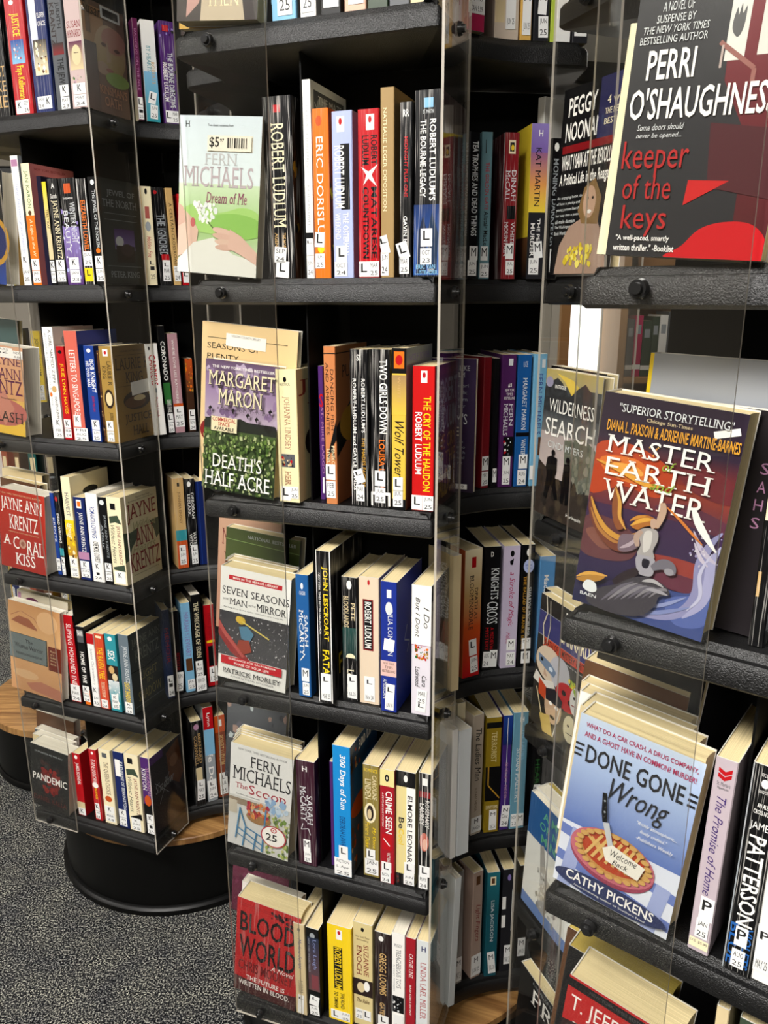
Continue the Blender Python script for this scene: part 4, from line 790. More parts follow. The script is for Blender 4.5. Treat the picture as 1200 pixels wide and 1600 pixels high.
run(L0, 4, LL, GL_, [
 (467, 499, 1189, 'dark maroon', (.04, .008, .02), [('h', 'H', .35, .05, .6, .1, 'w', 1), ('t', 'SARAH', .55, .32, .85, .6, 'z', 2), ('t', 'McCARTY', .2, .24, .52, .58, 'z', 2), ('l', [(.3, .6), (.2, .66), (.6, .64), (.7, .70)], .0012, 'z')], [(('M',), .3, .75, .68, .87), (('JUN', '25'), .32, .87, .7, .97)], dict(off=.008, wear=.3)),
 (518, 523, 1190, 'sliver of violet', 'p', [], None, dict(off=.02)),
 (523, 550, 1166, 'bright blue white-lettered', (.01, .24, .60), [('t', '300 Days of Sun', .32, .06, .74, .48, 'w', 1, .15), ('t', 'DEBORAH LAWRENSON', .35, .53, .68, .86, 'B', 0, .15)], [(('L',), .28, .76, .8, .86), (('FICTION', 'L Apr', '25'), .0, .86, 1.0, .995)], dict(off=.004, front=[('r', 0, 0, 1, 1, (.01, .06, .16), (.08, .1, .12)), ('s', 0, .06, .4, .2, 14, 'nOqd', .03), ('h', '300 DAYS', .3, .03, 1, .1, 'w', 1), ('r', .1, .2, .9, .45, (.01, .1, .25)), ('e', .3, .5, .3, .08, 'O'), ('s', 0, .65, 1, 1, 24, 'nSqO', .03)])),
 (568, 593, 1196, 'olive with oval portrait', (.25, .19, .04), [('h', 'ROMANCE', .1, .03, .9, .06, 'y'), ('t', 'CAROLINE', .6, .08, .85, .3, 'c', 2, .2), ('t', 'LINDEN', .15, .12, .5, .3, 'c', 2), ('e', .45, .42, .36, .09, 'c'), ('e', .45, .42, .22, .07, 'd'), ('e', .42, .43, .13, .045, 'e'), ('t', 'My Once', .55, .54, .8, .74, 'y', 2, .2), ('t', 'Future Duke', .15, .5, .42, .74, 'y', 2, .2)], [(('L',), .2, .75, .75, .85), (('JAN', '25'), .1, .84, .95, .98)], dict(wear=.3)),
 (594, 616, 1203, 'red yellow-topped', (.36, .01, .02), [('r', 0, 0, 1, .14, (.8, .7, .3)), ('e', .5, .07, .15, .03, 'k'), ('e', .5, .07, .06, .012, 'c'), ('t', 'CRIME SEEN', .4, .18, .85, .55, 'w', 1), ('t', 'A PSYCHIC EYE MYSTERY', .15, .2, .26, .5, 'w'), ('r', .15, .56, .85, .7, 'r'), ('l', [(.25, .6), (.7, .66)], .0015, 'w'), ('t', 'VICTORIA LAURIE', .5, .72, .72, .9, 'w')], [(('L',), .1, .81, .8, .9), (('NOV', '24'), .05, .9, .75, .995)], dict(off=.012)),
 (617, 648, 1206, 'cream black-lettered', (.8, .68, .3), [('r', 0, 0, 1, .13, 'k'), ('e', .5, .06, .1, .03, 'w'), ('r', .55, .13, 1, .88, 'i'), ('t', 'ELMORE LEONARD', .6, .2, .86, .84, 'k', 1), ('t', 'Be', .15, .4, .42, .5, 'k', 1), ('t', 'Cool', .15, .5, .42, .64, 'y', 1), ('r', 0, .9, 1, 1, 'k'), ('s', .0, .91, .95, .99, 12, 'Rkn', .01)], [(('L',), .45, .79, .98, .9), (('JUN', '25'), .42, .9, .98, .99)], dict(wear=.25)),
 (652, 672, 1209, 'black red-pictured', 'k', [('r', .3, .04, .7, .1, 'w'), ('r', .05, .15, .95, .2, 'R'), ('t', 'ROSEMARY', .55, .22, .85, .46, 'w', 2), ('t', 'LAUREY', .12, .25, .45, .44, 'w', 2), ('e', .5, .58, .35, .08, (.5, .12, .08)), ('e', .55, .6, .2, .05, (.7, .4, .3)), ('l', [(.3, 0), (.3, 1)], .0006, 'w'), ('l', [(.7, 0), (.7, 1)], .0006, 'w')], [(('L',), .15, .79, .95, .88), (('MAY', '24'), .1, .88, .8, .99)], dict(wear=.8, front=[('r', 0, 0, 1, 1, (.02, .008, .008))]))])
run(L0, 5, LL, GL_, [
 (463, 480, 1444, 'beige blue-scripted', 'e', [('e', .5, .06, .12, .02, 'S'), ('t', 'Marlene Suyapa', .3, .15, .7, .5, 'b', 0, .35), ('t', 'COVENANT', .3, .62, .45, .76, 'S'), ('t', 'HEIRS', .55, .62, .7, .76, 'S')], [(('L', '', '', ''), .2, .78, .75, .99, 3)], dict(off=.003)),
 (482, 503, 1451, 'black blue-lettered', 'k', [('e', .5, .08, .2, .03, 's'), ('r', .1, .1, 1, .7, (.02, .03, .06), (.12, .06, .06)), ('t', 'Lora Leigh', .45, .12, .8, .45, (.25, .3, .55), 0), ('t', 'NEW YORK TIMES BESTSELLER', .15, .12, .28, .5, 's'), ('r', .35, .52, .9, .68, (.2, .05, .06))], [(('L', ''), .15, .76, .9, .87, 8), (('JUL', '25'), .15, .88, .9, .98, -4)], dict(off=.006)),
 (514, 551, 1447, 'bright yellow', 'y', [('r', .38, .04, .62, .14, 'w'), ('e', .5, .07, .06, .02, 'r'), ('r', .26, .22, .62, .66, 'k'), ('t', 'ROBERT LUDLUM', .3, .225, .58, .655, 'y', 1), ('t', 'THE ROAD', .52, .69, .68, .86, 'k', 1), ('t', 'TO OMAHA', .25, .69, .42, .87, 'k', 1)], [(('L',), .1, .89, .5, .98), (('JUN', '25'), .5, .89, .9, .98)], dict(off=.012, wear=.1)),
 (553, 583, 1443, 'cream pictured', (.7, .58, .28), [('e', .5, .06, .08, .02, 'k'), ('h', 'New York Times', .15, .12, .85, .14, 'n'), ('h', 'Bestselling', .2, .15, .8, .17, 'n'), ('t', 'SUZANNE', .55, .2, .8, .5, 'R', 2), ('t', 'ENOCH', .2, .22, .45, .5, 'R', 2), ('r', 0, .54, 1, .7, 'd'), ('e', .4, .62, .2, .05, 'e'), ('e', .7, .6, .15, .05, 'w'), ('h', 'The Rake', .15, .73, .85, .77, 'n', 0, .3)], [(('JAN', '25'), .1, .84, .48, .94), (('L',), .5, .84, .9, .94)]),
 (586, 611, 1458, 'black gold-lettered', (.02, .01, .01), [('e', .4, .06, .15, .025, 'w'), ('t', 'GREGG LOOMIS', .3, .2, .72, .62, 'q', 1), ('t', 'GATES', .3, .7, .6, .84, 'q', 1)], [(('L',), .2, .83, .85, .93), (('DEC', '24'), .15, .93, .8, 1.0)], dict(wear=.3)),
 (612, 632, 1459, 'white pictured', 'i', [('h', 'PEGGY', .2, .1, .8, .13, 'S'), ('t', 'TREACHEROUS TOYS', .35, .15, .7, .52, 'S', 2), ('t', 'A COZY MYSTERY', .12, .3, .24, .56, 's'), ('r', .05, .6, .95, .76, 'k'), ('s', .1, .62, .9, .75, 12, 'Sszw', .012)], [(('', '', 'L', ''), .15, .78, .9, .97)], dict(pages='pagesw')),
 (633, 648, 1466, 'dark red', (.35, .01, .02), [('t', 'CATHIE LINZ', .35, .15, .75, .38, 'w', 2), ('t', 'BAD GIRLS DONT', .4, .45, .6, .75, 'w')], [(('L', ''), .1, .87, 1, .98)]),
 (649, 671, 1471, 'pale blue red-lettered', 'z', [('h', 'H', .35, .05, .65, .1, 'B', 1), ('t', 'LINDA LAEL MILLER', .3, .2, .7, .75, (.4, .06, .06), 2), ('t', 'TATE', .3, .84, .6, .94, (.4, .06, .06), 2)], [(('L',), .3, .94, .95, 1.0)])])

# ------------------------------------------------------------------ recess between the centre and right towers, spines marked M
run(MC, 0, LM, GM, [(730, 757, -70, 'crimson price-panelled', (.42, .02, .08), [('e', .5, .55, .25, .08, 'O')], [(('ZEBRA', 'US 7.99', 'CAN 9.99'), .03, .72, .97, .9)], dict(off=.004))])
run(MV, 0, LM, GM, [
 (772, 810, -70, 'cream', (.6, .5, .4), [('r', 0, .3, .4, .9, 'n', 'e')], [(('M', '', 'JUN 25'), .45, .68, .85, .94)], dict(off=.012)),
 (812, 830, -70, 'mustard', (.7, .42, .1), [], [(('M', '', 'JUN 25'), .15, .68, .9, .97)], dict(off=.012)),
 (833, 857, -70, 'navy', 'x', [('r', .2, .2, .8, .5, 'B')], [(('M',), .25, .68, .8, .84, 3), (('JUN', '25'), .3, .85, .92, .98, -2)], dict(off=.012)),
 (859, 867, -70, 'narrow lime green', (.4, .5, .06), [], None, dict(off=.014)),
 (868, 891, -70, 'white and lime', 'w', [], [(('', ''), .0, .86, .95, 1.0)], dict(off=.012)),
 (894, 918, -70, 'dark navy', 'x', [], [(('APR', '25'), .1, .8, .9, .96)], dict(off=.012))])
run(MC, 1, LM, GM, [(729, 745, 206, 'black white-lettered', 'k', [('t', 'TEA TROPHIES AND DEAD THINGS', .3, .06, .85, .7, 'z', 1)], [(('M',), .2, .77, 1, .87), (('JUN', '25'), .05, .87, .9, .98)], dict(off=.0, yaw0=1) if 0 else dict(off=.002))])
run(MV, 1, LM, GM, [
 (747, 764, 206, 'grey-blue red-lettered', (.14, .27, .31), [('t', 'THE GOLDEN GATE', .4, .2, .75, .52, (.4, .03, .05), 1), ('t', 'Alistair MacLean', .35, .53, .75, .8, 'k', 1), ('l', [(.4, .05), (.4, .14)], .001, 'k')], [(('M',), .15, .77, .8, .87), (('JUN', '25'), .1, .89, .95, .99)], dict(off=.004)),
 (781, 804, 207, 'dark red white-lettered', (.22, .01, .015), [('r', .3, .05, .75, .14, 'c'), ('r', .38, .065, .66, .125, 'k'), ('e', .55, .1, .1, .02, 'y'), ('t', 'DINAH', .55, .25, .85, .46, 'z', 2), ('t', 'McCALL', .15, .25, .45, .46, 'z', 2), ('r', .3, .49, .85, .58, 'k'), ('t', 'WHITE', .6, .6, .85, .76, 'z', 2), ('t', 'MOUNTAIN', .15, .6, .42, .84, 'z', 2)], [(('M',), .3, .75, .85, .86), (('JUL', '25'), .35, .87, .9, .97)], dict(off=.004, wear=.5, back=(.05, .008, .01))),
 (821, 849, 193, 'violet and yellow sunset', 'v', [('r', 0, 0, 1, .18, 'v', (.2, .12, .4)), ('r', 0, .18, 1, .38, (.3, .12, .25), (.7, .3, .08)), ('r', 0, .38, 1, .56, (.7, .3, .08), (.8, .6, .05)), ('r', 0, .56, 1, 1, 'x'), ('h', 'H', .4, .04, .62, .08, 'w', 1), ('t', 'KAT MARTIN', .28, .15, .58, .52, 'x'), ('t', 'THE PERFECT', .5, .6, .68, .88, 'w', 1), ('t', 'MURDER', .15, .63, .38, .85, 'w', 1)], [(('M',), .35, .75, .85, .86, -6), (('JUN', '25'), .12, .86, .68, .97)], dict(off=.006, back=(.6, .45, .03), backops=[('r', 0, .72, 1, 1, 'n', 'k')])),
 (852, 868, 216, 'black silver-lettered', 'k', [('e', .5, .06, .22, .03, 'w'), ('t', 'MONING DARKFEVER', .25, .14, .75, .76, 's', 1)], [(('M', ''), .3, .78, 1, .95)], dict(off=.004))])
run(MC, 2, LM, GM, [(751, 763, 558, 'dark red', (.2, .01, .015), [('t', 'MALLERY LYNNE', .3, .15, .7, .6, 'R')], [(('M',), .05, .75, .9, .86), (('MAY', '25'), .05, .87, .9, .98)], dict(off=.012))])
run(MV, 2, LM, GM, [
 (766, 775, 560, 'narrow black', 'k', [], [(('M',), .3, .85, 1, .96)], dict(off=.012)),
 (778, 800, 554, 'purple white-lettered', (.07, .015, .09), [('r', .45, .03, .75, .08, 'z'), ('h', '#1', .45, .21, .7, .24, 'w', 1), ('h', 'NEW YORK', .25, .25, .9, .27, 'w'), ('h', 'TIMES', .35, .28, .8, .3, 'w'), ('h', 'BESTSELLING', .2, .31, .95, .33, 'w'), ('t', 'FERN', .6, .36, .85, .53, 'z', 2), ('t', 'MICHAELS', .2, .36, .5, .6, 'z', 2), ('r', .25, .61, .95, .76, 'k'), ('s', .3, .62, .9, .75, 12, 'rzSw', .012)], [(('M',), .25, .76, .8, .86), (('JUN', '25'), .25, .86, .8, .98)], dict(off=.01)),
 (802, 823, 554, 'deep blue', (.01, .09, .3), [('h', 'LCE', .4, .05, .7, .09, 'z'), ('t', 'MARGARET MARON', .4, .17, .72, .56, 'z', 2), ('r', 0, .58, 1, .61, 'k'), ('t', 'WINTER', .45, .63, .75, .76, 'z', 2)], [(('M',), .3, .75, .95, .86), (('AUG', '24'), .25, .87, .9, .99)], dict(off=.01)),
 (826, 846, 553, 'sky blue', (.17, .42, .62), [('r', .6, .04, .85, .1, 'z'), ('t', 'FERN MICHAELS', .35, .14, .7, .6, 'b', 2), ('r', .55, .62, .95, .76, 'n')], [(('',), .0, .84, .3, .95)], dict(off=.01))])
run(MC, 3, LM, GM, [(722, 748, 858, 'yellow to red', (.5, .1, .03), [('r', 0, 0, 1, .35, 'c', 'q'), ('r', 0, .35, 1, .6, 'q', 'O'), ('r', 0, .6, 1, 1, 'O', 'r'), ('r', .4, .06, .65, .14, 'r'), ('t', 'BLOOMINGDALE', .3, .2, .55, .62, 'x', 2), ('t', 'DEATH AT', .62, .3, .8, .55, 'x', 2)], [(('L',), .35, .7, .8, .83, -4), (('JUN', '25'), .45, .84, .9, .97, -4)], dict(off=.004))])
run(MV, 3, LM, GM, [
 (751, 777, 854, 'black white-lettered', 'k', [('h', 'D', .4, .04, .55, .08, 'w', 1), ('t', 'KNIGHTS', .45, .17, .9, .42, 'z', 2), ('t', 'CROSS', .25, .44, .9, .62, 'z', 2), ('t', 'A MEDIEVAL', .5, .65, .7, .84, 'r'), ('t', 'MYSTERY', .2, .65, .4, .84, 'r')], [(('AUG', '24'), .1, .85, .5, .98, 3), (('M',), .5, .84, .95, .98, 3)], dict(off=.012)),
 (781, 806, 853, 'lavender red-scripted', (.55, .48, .62), [('e', .5, .06, .12, .025, 'k'), ('p', [(.35, .12), (.6, .1), (.55, .15), (.4, .15)], 'k'), ('t', 'a Stroke of Magic', .3, .2, .72, .66, (.4, .02, .1), 0, .35), ('t', 'Melissa', .3, .7, .55, .8, (.4, .02, .1), 0, .35)], [(('M',), .35, .76, .9, .85), (('MAY', '24'), .35, .87, .9, .98)], dict(off=.012)),
 (808, 828, 851, 'black with round blue seal', 'k', [('e', .5, .06, .16, .03, 'w'), ('e', .55, .17, .4, .055, 'l'), ('h', 'NEW YORK', .3, .155, .8, .17, 'b'), ('h', 'TIMES', .35, .18, .75, .195, 'b'), ('t', 'THE BALLAD OF FRANKIE SILVER', .2, .25, .42, .85, 'G', 2), ('t', 'SHARYN McCRUMB', .6, .34, .82, .74, 'z', 2)], [(('MAY', ''), .25, .76, .95, .85), (('M',), .25, .87, .95, .97)], dict(off=.012)),
 (836, 860, 869, 'light blue white-lettered', (.1, .28, .55), [('t', 'Macomber', .3, .17, .6, .5, 'w', 1), ('t', 'Debbie', .65, .28, .8, .4, 'w')], None, dict(off=.02))])
run(MC, 4, LM, GM, [
 (711, 723, 1098, 'narrow cream', 'c', [('t', 'PAS', .3, .15, .75, .35, 'S', 2)], None, dict(off=.028)),
 (733, 751, 1117, 'cream black-scripted', (.5, .42, .33), [('t', 'The Ladies Man', .25, .1, .8, .55, 'k', 0, .3), ('t', 'SUSAN MEYER', .3, .6, .5, .8, 'n')], [(('M', 'JAN 24'), .0, .85, 1.0, .98)], dict(off=.008))])
run(MV, 4, LM, GM, [
 (755, 778, 1121, 'mustard and black', (.27, .18, .01), [('r', 0, .04, 1, .09, 'k'), ('r', 0, .42, 1, .72, 'k'), ('l', [(.2, .42), (.2, .58), (1, .7)], .002, 'G'), ('t', 'TERRORIST', .35, .12, .7, .38, (.7, .6, .3), 2), ('h', 'SYMPTOMS', .1, .76, .9, .79, 'c', 2)], [(('M', '', 'DEC 24'), .35, .8, .85, .98)], dict(off=.006)),
 (780, 794, 1118, 'blue to purple', (.05, .02, .16), [('r', 0, 0, 1, .25, 'b', 'B'), ('l', [(.5, .02), (.5, .98)], .0008, 'z'), ('t', 'SHELBY REED', .35, .4, .65, .72, 'P')], [(('N', 'Dec', '24'), .1, .78, 1, .97, 4)], dict(off=.008)),
 (795, 818, 1113, 'light blue silver-lettered', (.13, .3, .4), [('h', 'H', .45, .04, .7, .08, 'w', 1), ('t', 'THE LADIES', .6, .14, .8, .4, 'u', 2), ('t', 'SUSAN MALLERY', .28, .3, .55, .78, 'z', 2)], [(('NOV', '23'), .08, .87, .5, .98), (('M',), .5, .87, .95, .98)], dict(off=.008)),
 (827, 843, 1130, 'black', 'k', [('t', 'HEAR', .3, .35, .7, .6, 'g')], [(('M', ''), .15, .6, .8, .8, 4)], dict(off=.014))])
run(MC, 5, LM, GM, [
 (709, 721, 1363, 'grey', (.3, .28, .26), [], [(('M', 'MAY 24'), .1, .76, .95, .98)], dict(off=.01)),
 (735, 750, 1362, 'pinkish cream', (.42, .3, .24), [('r', .3, .04, .7, .12, 'n'), ('t', 'Light Fingers', .25, .3, .8, .66, 'R', 0, .3)], [(('M', 'JUN 25'), .0, .78, 1, .98)], dict(off=.006))])
run(MV, 5, LM, GM, [
 (756, 775, 1363, 'teal white-lettered', (.01, .09, .12), [('r', 0, 0, 1, .4, (.02, .16, .2), (.01, .08, .1)), ('r', .25, .04, .7, .12, 'c'), ('r', .35, .055, .6, .105, 'n'), ('t', 'LISA JACKSON', .3, .26, .62, .66, 'z', 2)], [(('M', 'JUL 24'), .25, .76, .85, .97, -5)], dict(off=.004)),
 (780, 799, 1358, 'navy', 'x', [('e', .5, .08, .14, .03, 'v'), ('r', .0, .26, .3, .38, 'w'), ('r', .0, .44, .3, .56, 'w'), ('l', [(.8, .2), (.8, .6)], .001, 'z')], [(('M', 'MAR 25'), .3, .74, .9, .93)], dict(off=.01)),
 (805, 820, 1352, 'dark', 'k', [], [(('M', 'JAN 25'), .1, .7, .9, .88)], dict(off=.012))])

# ------------------------------------------------------------------ right tower, spines
run(P0, 1, LP, GP, [(1196, 1240, -70, 'cream', 'c', [], None, dict(off=.02))])
run(P0, 2, LP, GP, [
 (1168, 1212, 600, 'thick black', 'k', [('r', .1, .4, .3, .5, 'c'), ('r', .1, .7, .3, .8, 'q')], None, dict(off=.022, wear=.4))])
run(P0, 3, LP, GP, [
 (1073, 1106, 1184, 'lilac script-lettered', (.50, .42, .46), [('p', [(.2, .045), (.5, .06), (.8, .04), (.8, .06), (.5, .08), (.2, .065)], 'r'), ('p', [(.2, .07), (.5, .085), (.8, .065), (.8, .085), (.5, .105), (.2, .09)], 'r'), ('h', "St. Martin's", .2, .11, .8, .13, 'S'), ('h', 'Paperbacks', .25, .135, .75, .15, 'S'), ('t', 'The Promise of Home', .3, .17, .72, .70, (.06, .03, .16), 0, .35), ('r', .05, .93, .95, .98, 'c'), ('h', 'U.S. $5.99', .1, .94, .9, .955, 'k')], [(('P',), .3, .70, .95, .82), (('JAN', '25'), .25, .82, .85, .92)], dict(off=.008, lean=1.5)),
 (1117, 1170, 1196, 'thick black white-lettered', 'k', [('h', 'FICTION', .35, .035, .75, .05, 'w'), ('e', .5, .08, .14, .02, 'w'), ('h', 'GRAND CENTRAL', .3, .11, .8, .125, 'w'), ('h', 'AN ALEX', .35, .17, .8, .19, 'w', 1), ('h', 'CROSS NOVEL', .25, .20, .95, .22, 'w', 1), ('h', 'JAMES', .2, .255, .98, .30, 'w'), ('t', 'PATTERSON', .25, .32, .85, .76, 'w', 1), ('t', 'VIOLETS', .6, .76, .9, .97, (.02, .12, .4), 1), ('t', 'BLUE', .1, .76, .4, .97, (.02, .12, .4), 1), ('l', [(.04, 0), (.04, 1)], .001, 's')], [(('P',), .3, .77, .75, .865), (('AUG', '25'), .28, .885, .76, .975)], dict(off=.006, wear=.6, lean=1)),
 (1173, 1215, 1215, 'white', 'w', [('e', .7, .3, .4, .1, 'k')], [(('P', '', 'MAY 25'), .0, .72, .6, .95)], dict(off=.008, pages='pagesw'))])
run(P0, 4, LP, GP, [(1062, 1096, 1575, 'grey', 'e', [], None, dict(off=.01)), (1110, 1150, 1600, 'dark green', 'a', [], None, dict(off=.01))])
# ------------------------------------------------------------------ cover-out books
GF = 'books with covers facing out'
def face(fr, row, xl, xr, yt, th, look, where, col, ops, **kw):
    if fr is NF: kw.setdefault('tip', -2); kw.setdefault('roll', -1)
    put_face(fr, row, xl, xr, yt, th, look, col, front=ops, group=GF, **kw)
# --- centre tower
face(L0, 0, 277, 402, -70, .022, 'grey paperback with a cream-dressed figure, topmost pocket of the centre tower', LL, 'S',
     [('r', 0, 0, 1, 1, (.07, .06, .055)), ('p', [(.35, .55), (.55, .45), (.85, .55), (.95, 1), (.3, 1)], (.5, .42, .3)), ('p', [(.15, .7), (.38, .5), (.42, .6), (.28, .9), (.12, .98)], (.5, .3, .26)), ('e', .55, .35, .16, .14, (.5, .3, .22)), ('p', [(.7, .5), (.8, .5), (.98, 1), (.85, 1)], (.03, .02, .02)), ('h', 'THEN', .38, .84, .78, .92, 'c', 2)], pages='pages')
behind(L0, 0, 277, 402, [-70, -70], [.02, .02], [(.5, .3, .06), 'd'], LL, .028)
face(L0, 1, 279, 401, 188, .016, 'pale paperback with a white flower and green field, price sticker on it', LL, 'z',
     [('r', 0, 0, 1, .42, (.62, .70, .74), (.66, .74, .74)), ('r', 0, .42, 1, .75, (.55, .68, .45), (.28, .48, .14)), ('r', .0, .7, 1, 1, (.3, .5, .16), (.6, .62, .55)),
      ('h', 'H', .07, .035, .13, .07, 'x', 2), ('h', 'Two classic romances from', .35, .05, .66, .065, 'x'), ('r', .35, .12, .9, .22, (.75, .7, .58)), ('h', 'FERN', .32, .23, .72, .30, (.5, .5, .5), 2),
      ('h', 'MICHAELS', .06, .31, .92, .44, (.47, .40, .42), 2), ('h', 'Dream of Me', .35, .47, .86, .54, (.28, .08, .14), 2, .2),
      ('b', [(0, .62), (.2, .55), (.5, .6), (.8, .56), (1, .6), (1, .72), (.5, .74), (0, .7)], (.34, .56, .16)), ('b', [(.4, .64), (.7, .6), (1, .64), (1, .74), (.6, .76)], (.24, .46, .1)), ('s', .2, .54, .48, .66, 30, 'wzw', .02, 3, 7),
      ('l', [(.38, .66), (.48, .72), (.56, .80)], .0015, (.08, .14, .04)),
      ('p', [(0, .58), (.1, .6), (.18, .64), (.26, .72), (.24, .8), (.14, .86), (0, .9)], (.62, .42, .33)), ('e', .19, .67, .03, .03, (.5, .12, .12)), ('p', [(0, .55), (.06, .57), (.12, .66), (.0, .7)], (.5, .32, .25)),
      ('p', [(.0, .92), (.2, .8), (.45, .76), (.7, .86), (1, .9), (1, 1), (0, 1)], (.66, .66, .6)),
      ('e', .58, .72, .14, .022, (.62, .42, .34), None, .2), ('e', .6, .755, .16, .022, (.58, .38, .3), None, .15), ('e', .62, .79, .15, .022, (.6, .42, .33), None, .1), ('e', .6, .82, .12, .02, (.55, .36, .28)), ('p', [(.66, .70), (.8, .74), (1, .84), (1, .92), (.8, .86), (.64, .82)], (.6, .4, .32)),
      ('r', .36, .125, .89, .215, (.78, .73, .6)), ('h', '$5', .38, .13, .5, .2, 'k', 1), ('h', '97', .51, .14, .56, .16, 'k', 1)] +
      [('r', .6+i*.028, .135, .6+i*.028+(.008 if i % 3 else .016), .195, 'k') for i in range(9)], off=.003, pages='pagesw')
behind(L0, 1, 279, 401, [215, 225], [.022, .02], ['x', 'n'], LL, .02)
face(L0, 2, 318, 428, 572, .017, 'hedge and violet sky paperback with small sale board, before a taller tan one', LL, 'x',
     [('r', 0, 0, 1, .2, (.12, .07, .14), (.3, .2, .36)), ('r', 0, .2, 1, .44, (.3, .2, .36), (.48, .38, .5)), ('s', 0, .05, 1, .42, 40, [(.4, .3, .48), (.2, .12, .25), (.5, .4, .55), (.28, .18, .34)], .035, 11, 7),
      ('p', [(0, .46), (.12, .42), (.3, .45), (.5, .42), (.7, .46), (1, .47), (1, .58), (0, .56)], (.015, .02, .015)), ('r', 0, .52, 1, 1, (.06, .1, .03), (.02, .035, .015)),
      ('s', 0, .52, 1, .99, 520, [(.14, .24, .05), (.06, .12, .025), (.30, .40, .13), (.02, .04, .012), (.46, .52, .26), (.10, .17, .04)], .016, 5, 4),
      ('r', .12, .42, .48, .53, 'c'), ('h', 'COMMERCIAL', .14, .425, .46, .455, 'r', 1), ('h', 'SPACE', .22, .46, .38, .488, 'r', 1), ('h', 'AVAILABLE', .16, .495, .44, .522, 'k', 1),
      ('h', 'THE NEW YORK TIMES BESTSELLER', .12, .035, .96, .055, 'w', 1), ('h', 'MARGARET', .08, .08, .98, .19, 'k', 2), ('h', 'MARON', .22, .21, .82, .33, 'k', 2), ('h', 'MARGARET', .07, .075, .97, .185, 'c', 2), ('h', 'MARON', .21, .205, .81, .325, 'c', 2), ('h', 'A DEBORAH KNOTT MYSTERY', .2, .345, .9, .365, 'd'),
      ('h', "DEATH'S", .16, .70, .84, .81, 'w', 2), ('h', 'HALF ACRE', .05, .84, .96, .955, 'w', 2)] +
      [('p', [(x, y), (x+.03, y-.02), (x+.06, y+.005), (x+.035, y+.005), (x+.03, y+.03)], 'k') for x, y in ((.08, .36), (.6, .38), (.72, .40), (.9, .33), (.85, .45), (.4, .36))], off=.003)
face(L0, 2, 312, 424, 516, .012, 'tall tan trade paperback with black capitals and a library sticker, behind the hedge cover', LL, (.72, .52, .26),
     [('r', 0, 0, 1, 1, (.74, .54, .28), (.70, .50, .26)), ('l', [(.06, .09), (.9, .09)], .0008, 'k'), ('h', 'SEASONS OF', .06, .12, .62, .155, 'k'), ('h', 'PLENTY', .06, .185, .4, .22, 'k'), ('e', .1, .66, .1, .07, 'R'), ('e', .12, .66, .07, .05, (.7, .5, .26))],
     off=.024, d=.137, labels=[(('HOLDIN COUNTY LIBRARY', '', ''), .26, .06, .68, .135, 2, 'w', 'f')], pages='pagesw', hmax=.24)
behind(L0, 2, 320, 424, [600], [.02], ['d'], LL, .04)
face(L0, 3, 341, 446, 899, .028, 'white paperback with a kayaker photograph and red bands', LL, 'i',
     [('r', 0, 0, 1, 1, (.78, .78, .74)), ('r', .12, .065, .88, .105, (.5, .01, .02)), ('h', 'MAN IN THE MIRROR LIBRARY', .18, .075, .82, .095, 'w', 1), ('h', 'SEVEN SEASONS', .03, .17, .99, .235, 'x', 2), ('h', 'OF THE', .04, .275, .12, .29, 'x'), ('h', 'MAN', .14, .265, .40, .32, 'x', 2), ('h', 'IN THE', .42, .29, .52, .305, 'x'), ('h', 'MIRROR', .53, .265, .96, .33, 'x', 2), ('h', 'Finding God in the outer contours of a mans life', .06, .345, .92, .36, 'S'),
      ('r', 0, .385, 1, .785, (.04, .04, .045), (.07, .07, .075)), ('s', .0, .4, 1, .78, 150, [(.12, .12, .13), (.3, .3, .31), (.05, .05, .06), (.5, .5, .5)], .008, 9, 5),
      ('p', [(0, .46), (.1, .56), (.5, .80), (.30, .785), (.18, .74), (0, .60)], (.26, .03, .03)), ('p', [(0, .47), (.12, .57), (.4, .76), (.36, .77), (.1, .61), (0, .53)], (.42, .08, .07)),
      ('e', .33, .44, .06, .035, (.55, .38, .04)), ('p', [(.30, .50), (.42, .48), (.52, .54), (.46, .62), (.34, .60)], (.08, .2, .3)), ('p', [(.3, .62), (.45, .6), (.5, .7), (.38, .74), (.28, .68)], (.28, .05, .03)), ('l', [(.28, .43), (.74, .55)], .0022, (.62, .5, .12)), ('e', .3, .435, .05, .03, (.6, .42, .05), None, .4),
      ('r', .05, .785, .94, .86, (.5, .01, .02)), ('h', 'GUIDANCE FOR EACH MAJOR', .16, .795, .86, .817, 'w', 1), ('h', 'PHASE OF YOUR LIFE', .25, .828, .76, .85, 'w', 1), ('h', 'PATRICK MORLEY', .08, .895, .94, .94, 'x', 2), ('h', 'AUTHOR OF THE MAN IN THE MIRROR', .2, .955, .84, .97, 'S')], off=.003, pages='pages')
behind(L0, 3, 341, 446, [902, 890, 886], [.020, .024, .022], ['e', 'n', 'S'], LL, .035)
face(L0, 3, 349, 449, 838, .02, 'tall olive green book with pale capitals, rear of the fourth pocket', LL, (.07, .10, .03), [('r', 0, 0, 1, 1, (.05, .07, .02), (.10, .14, .03)), ('h', 'NATIONAL BESTSELLER', .3, .04, .95, .07, 's'), ('l', [(0, .1), (1, .12)], .001, (.2, .3, .1))], off=.125, d=.125, hmax=.24)
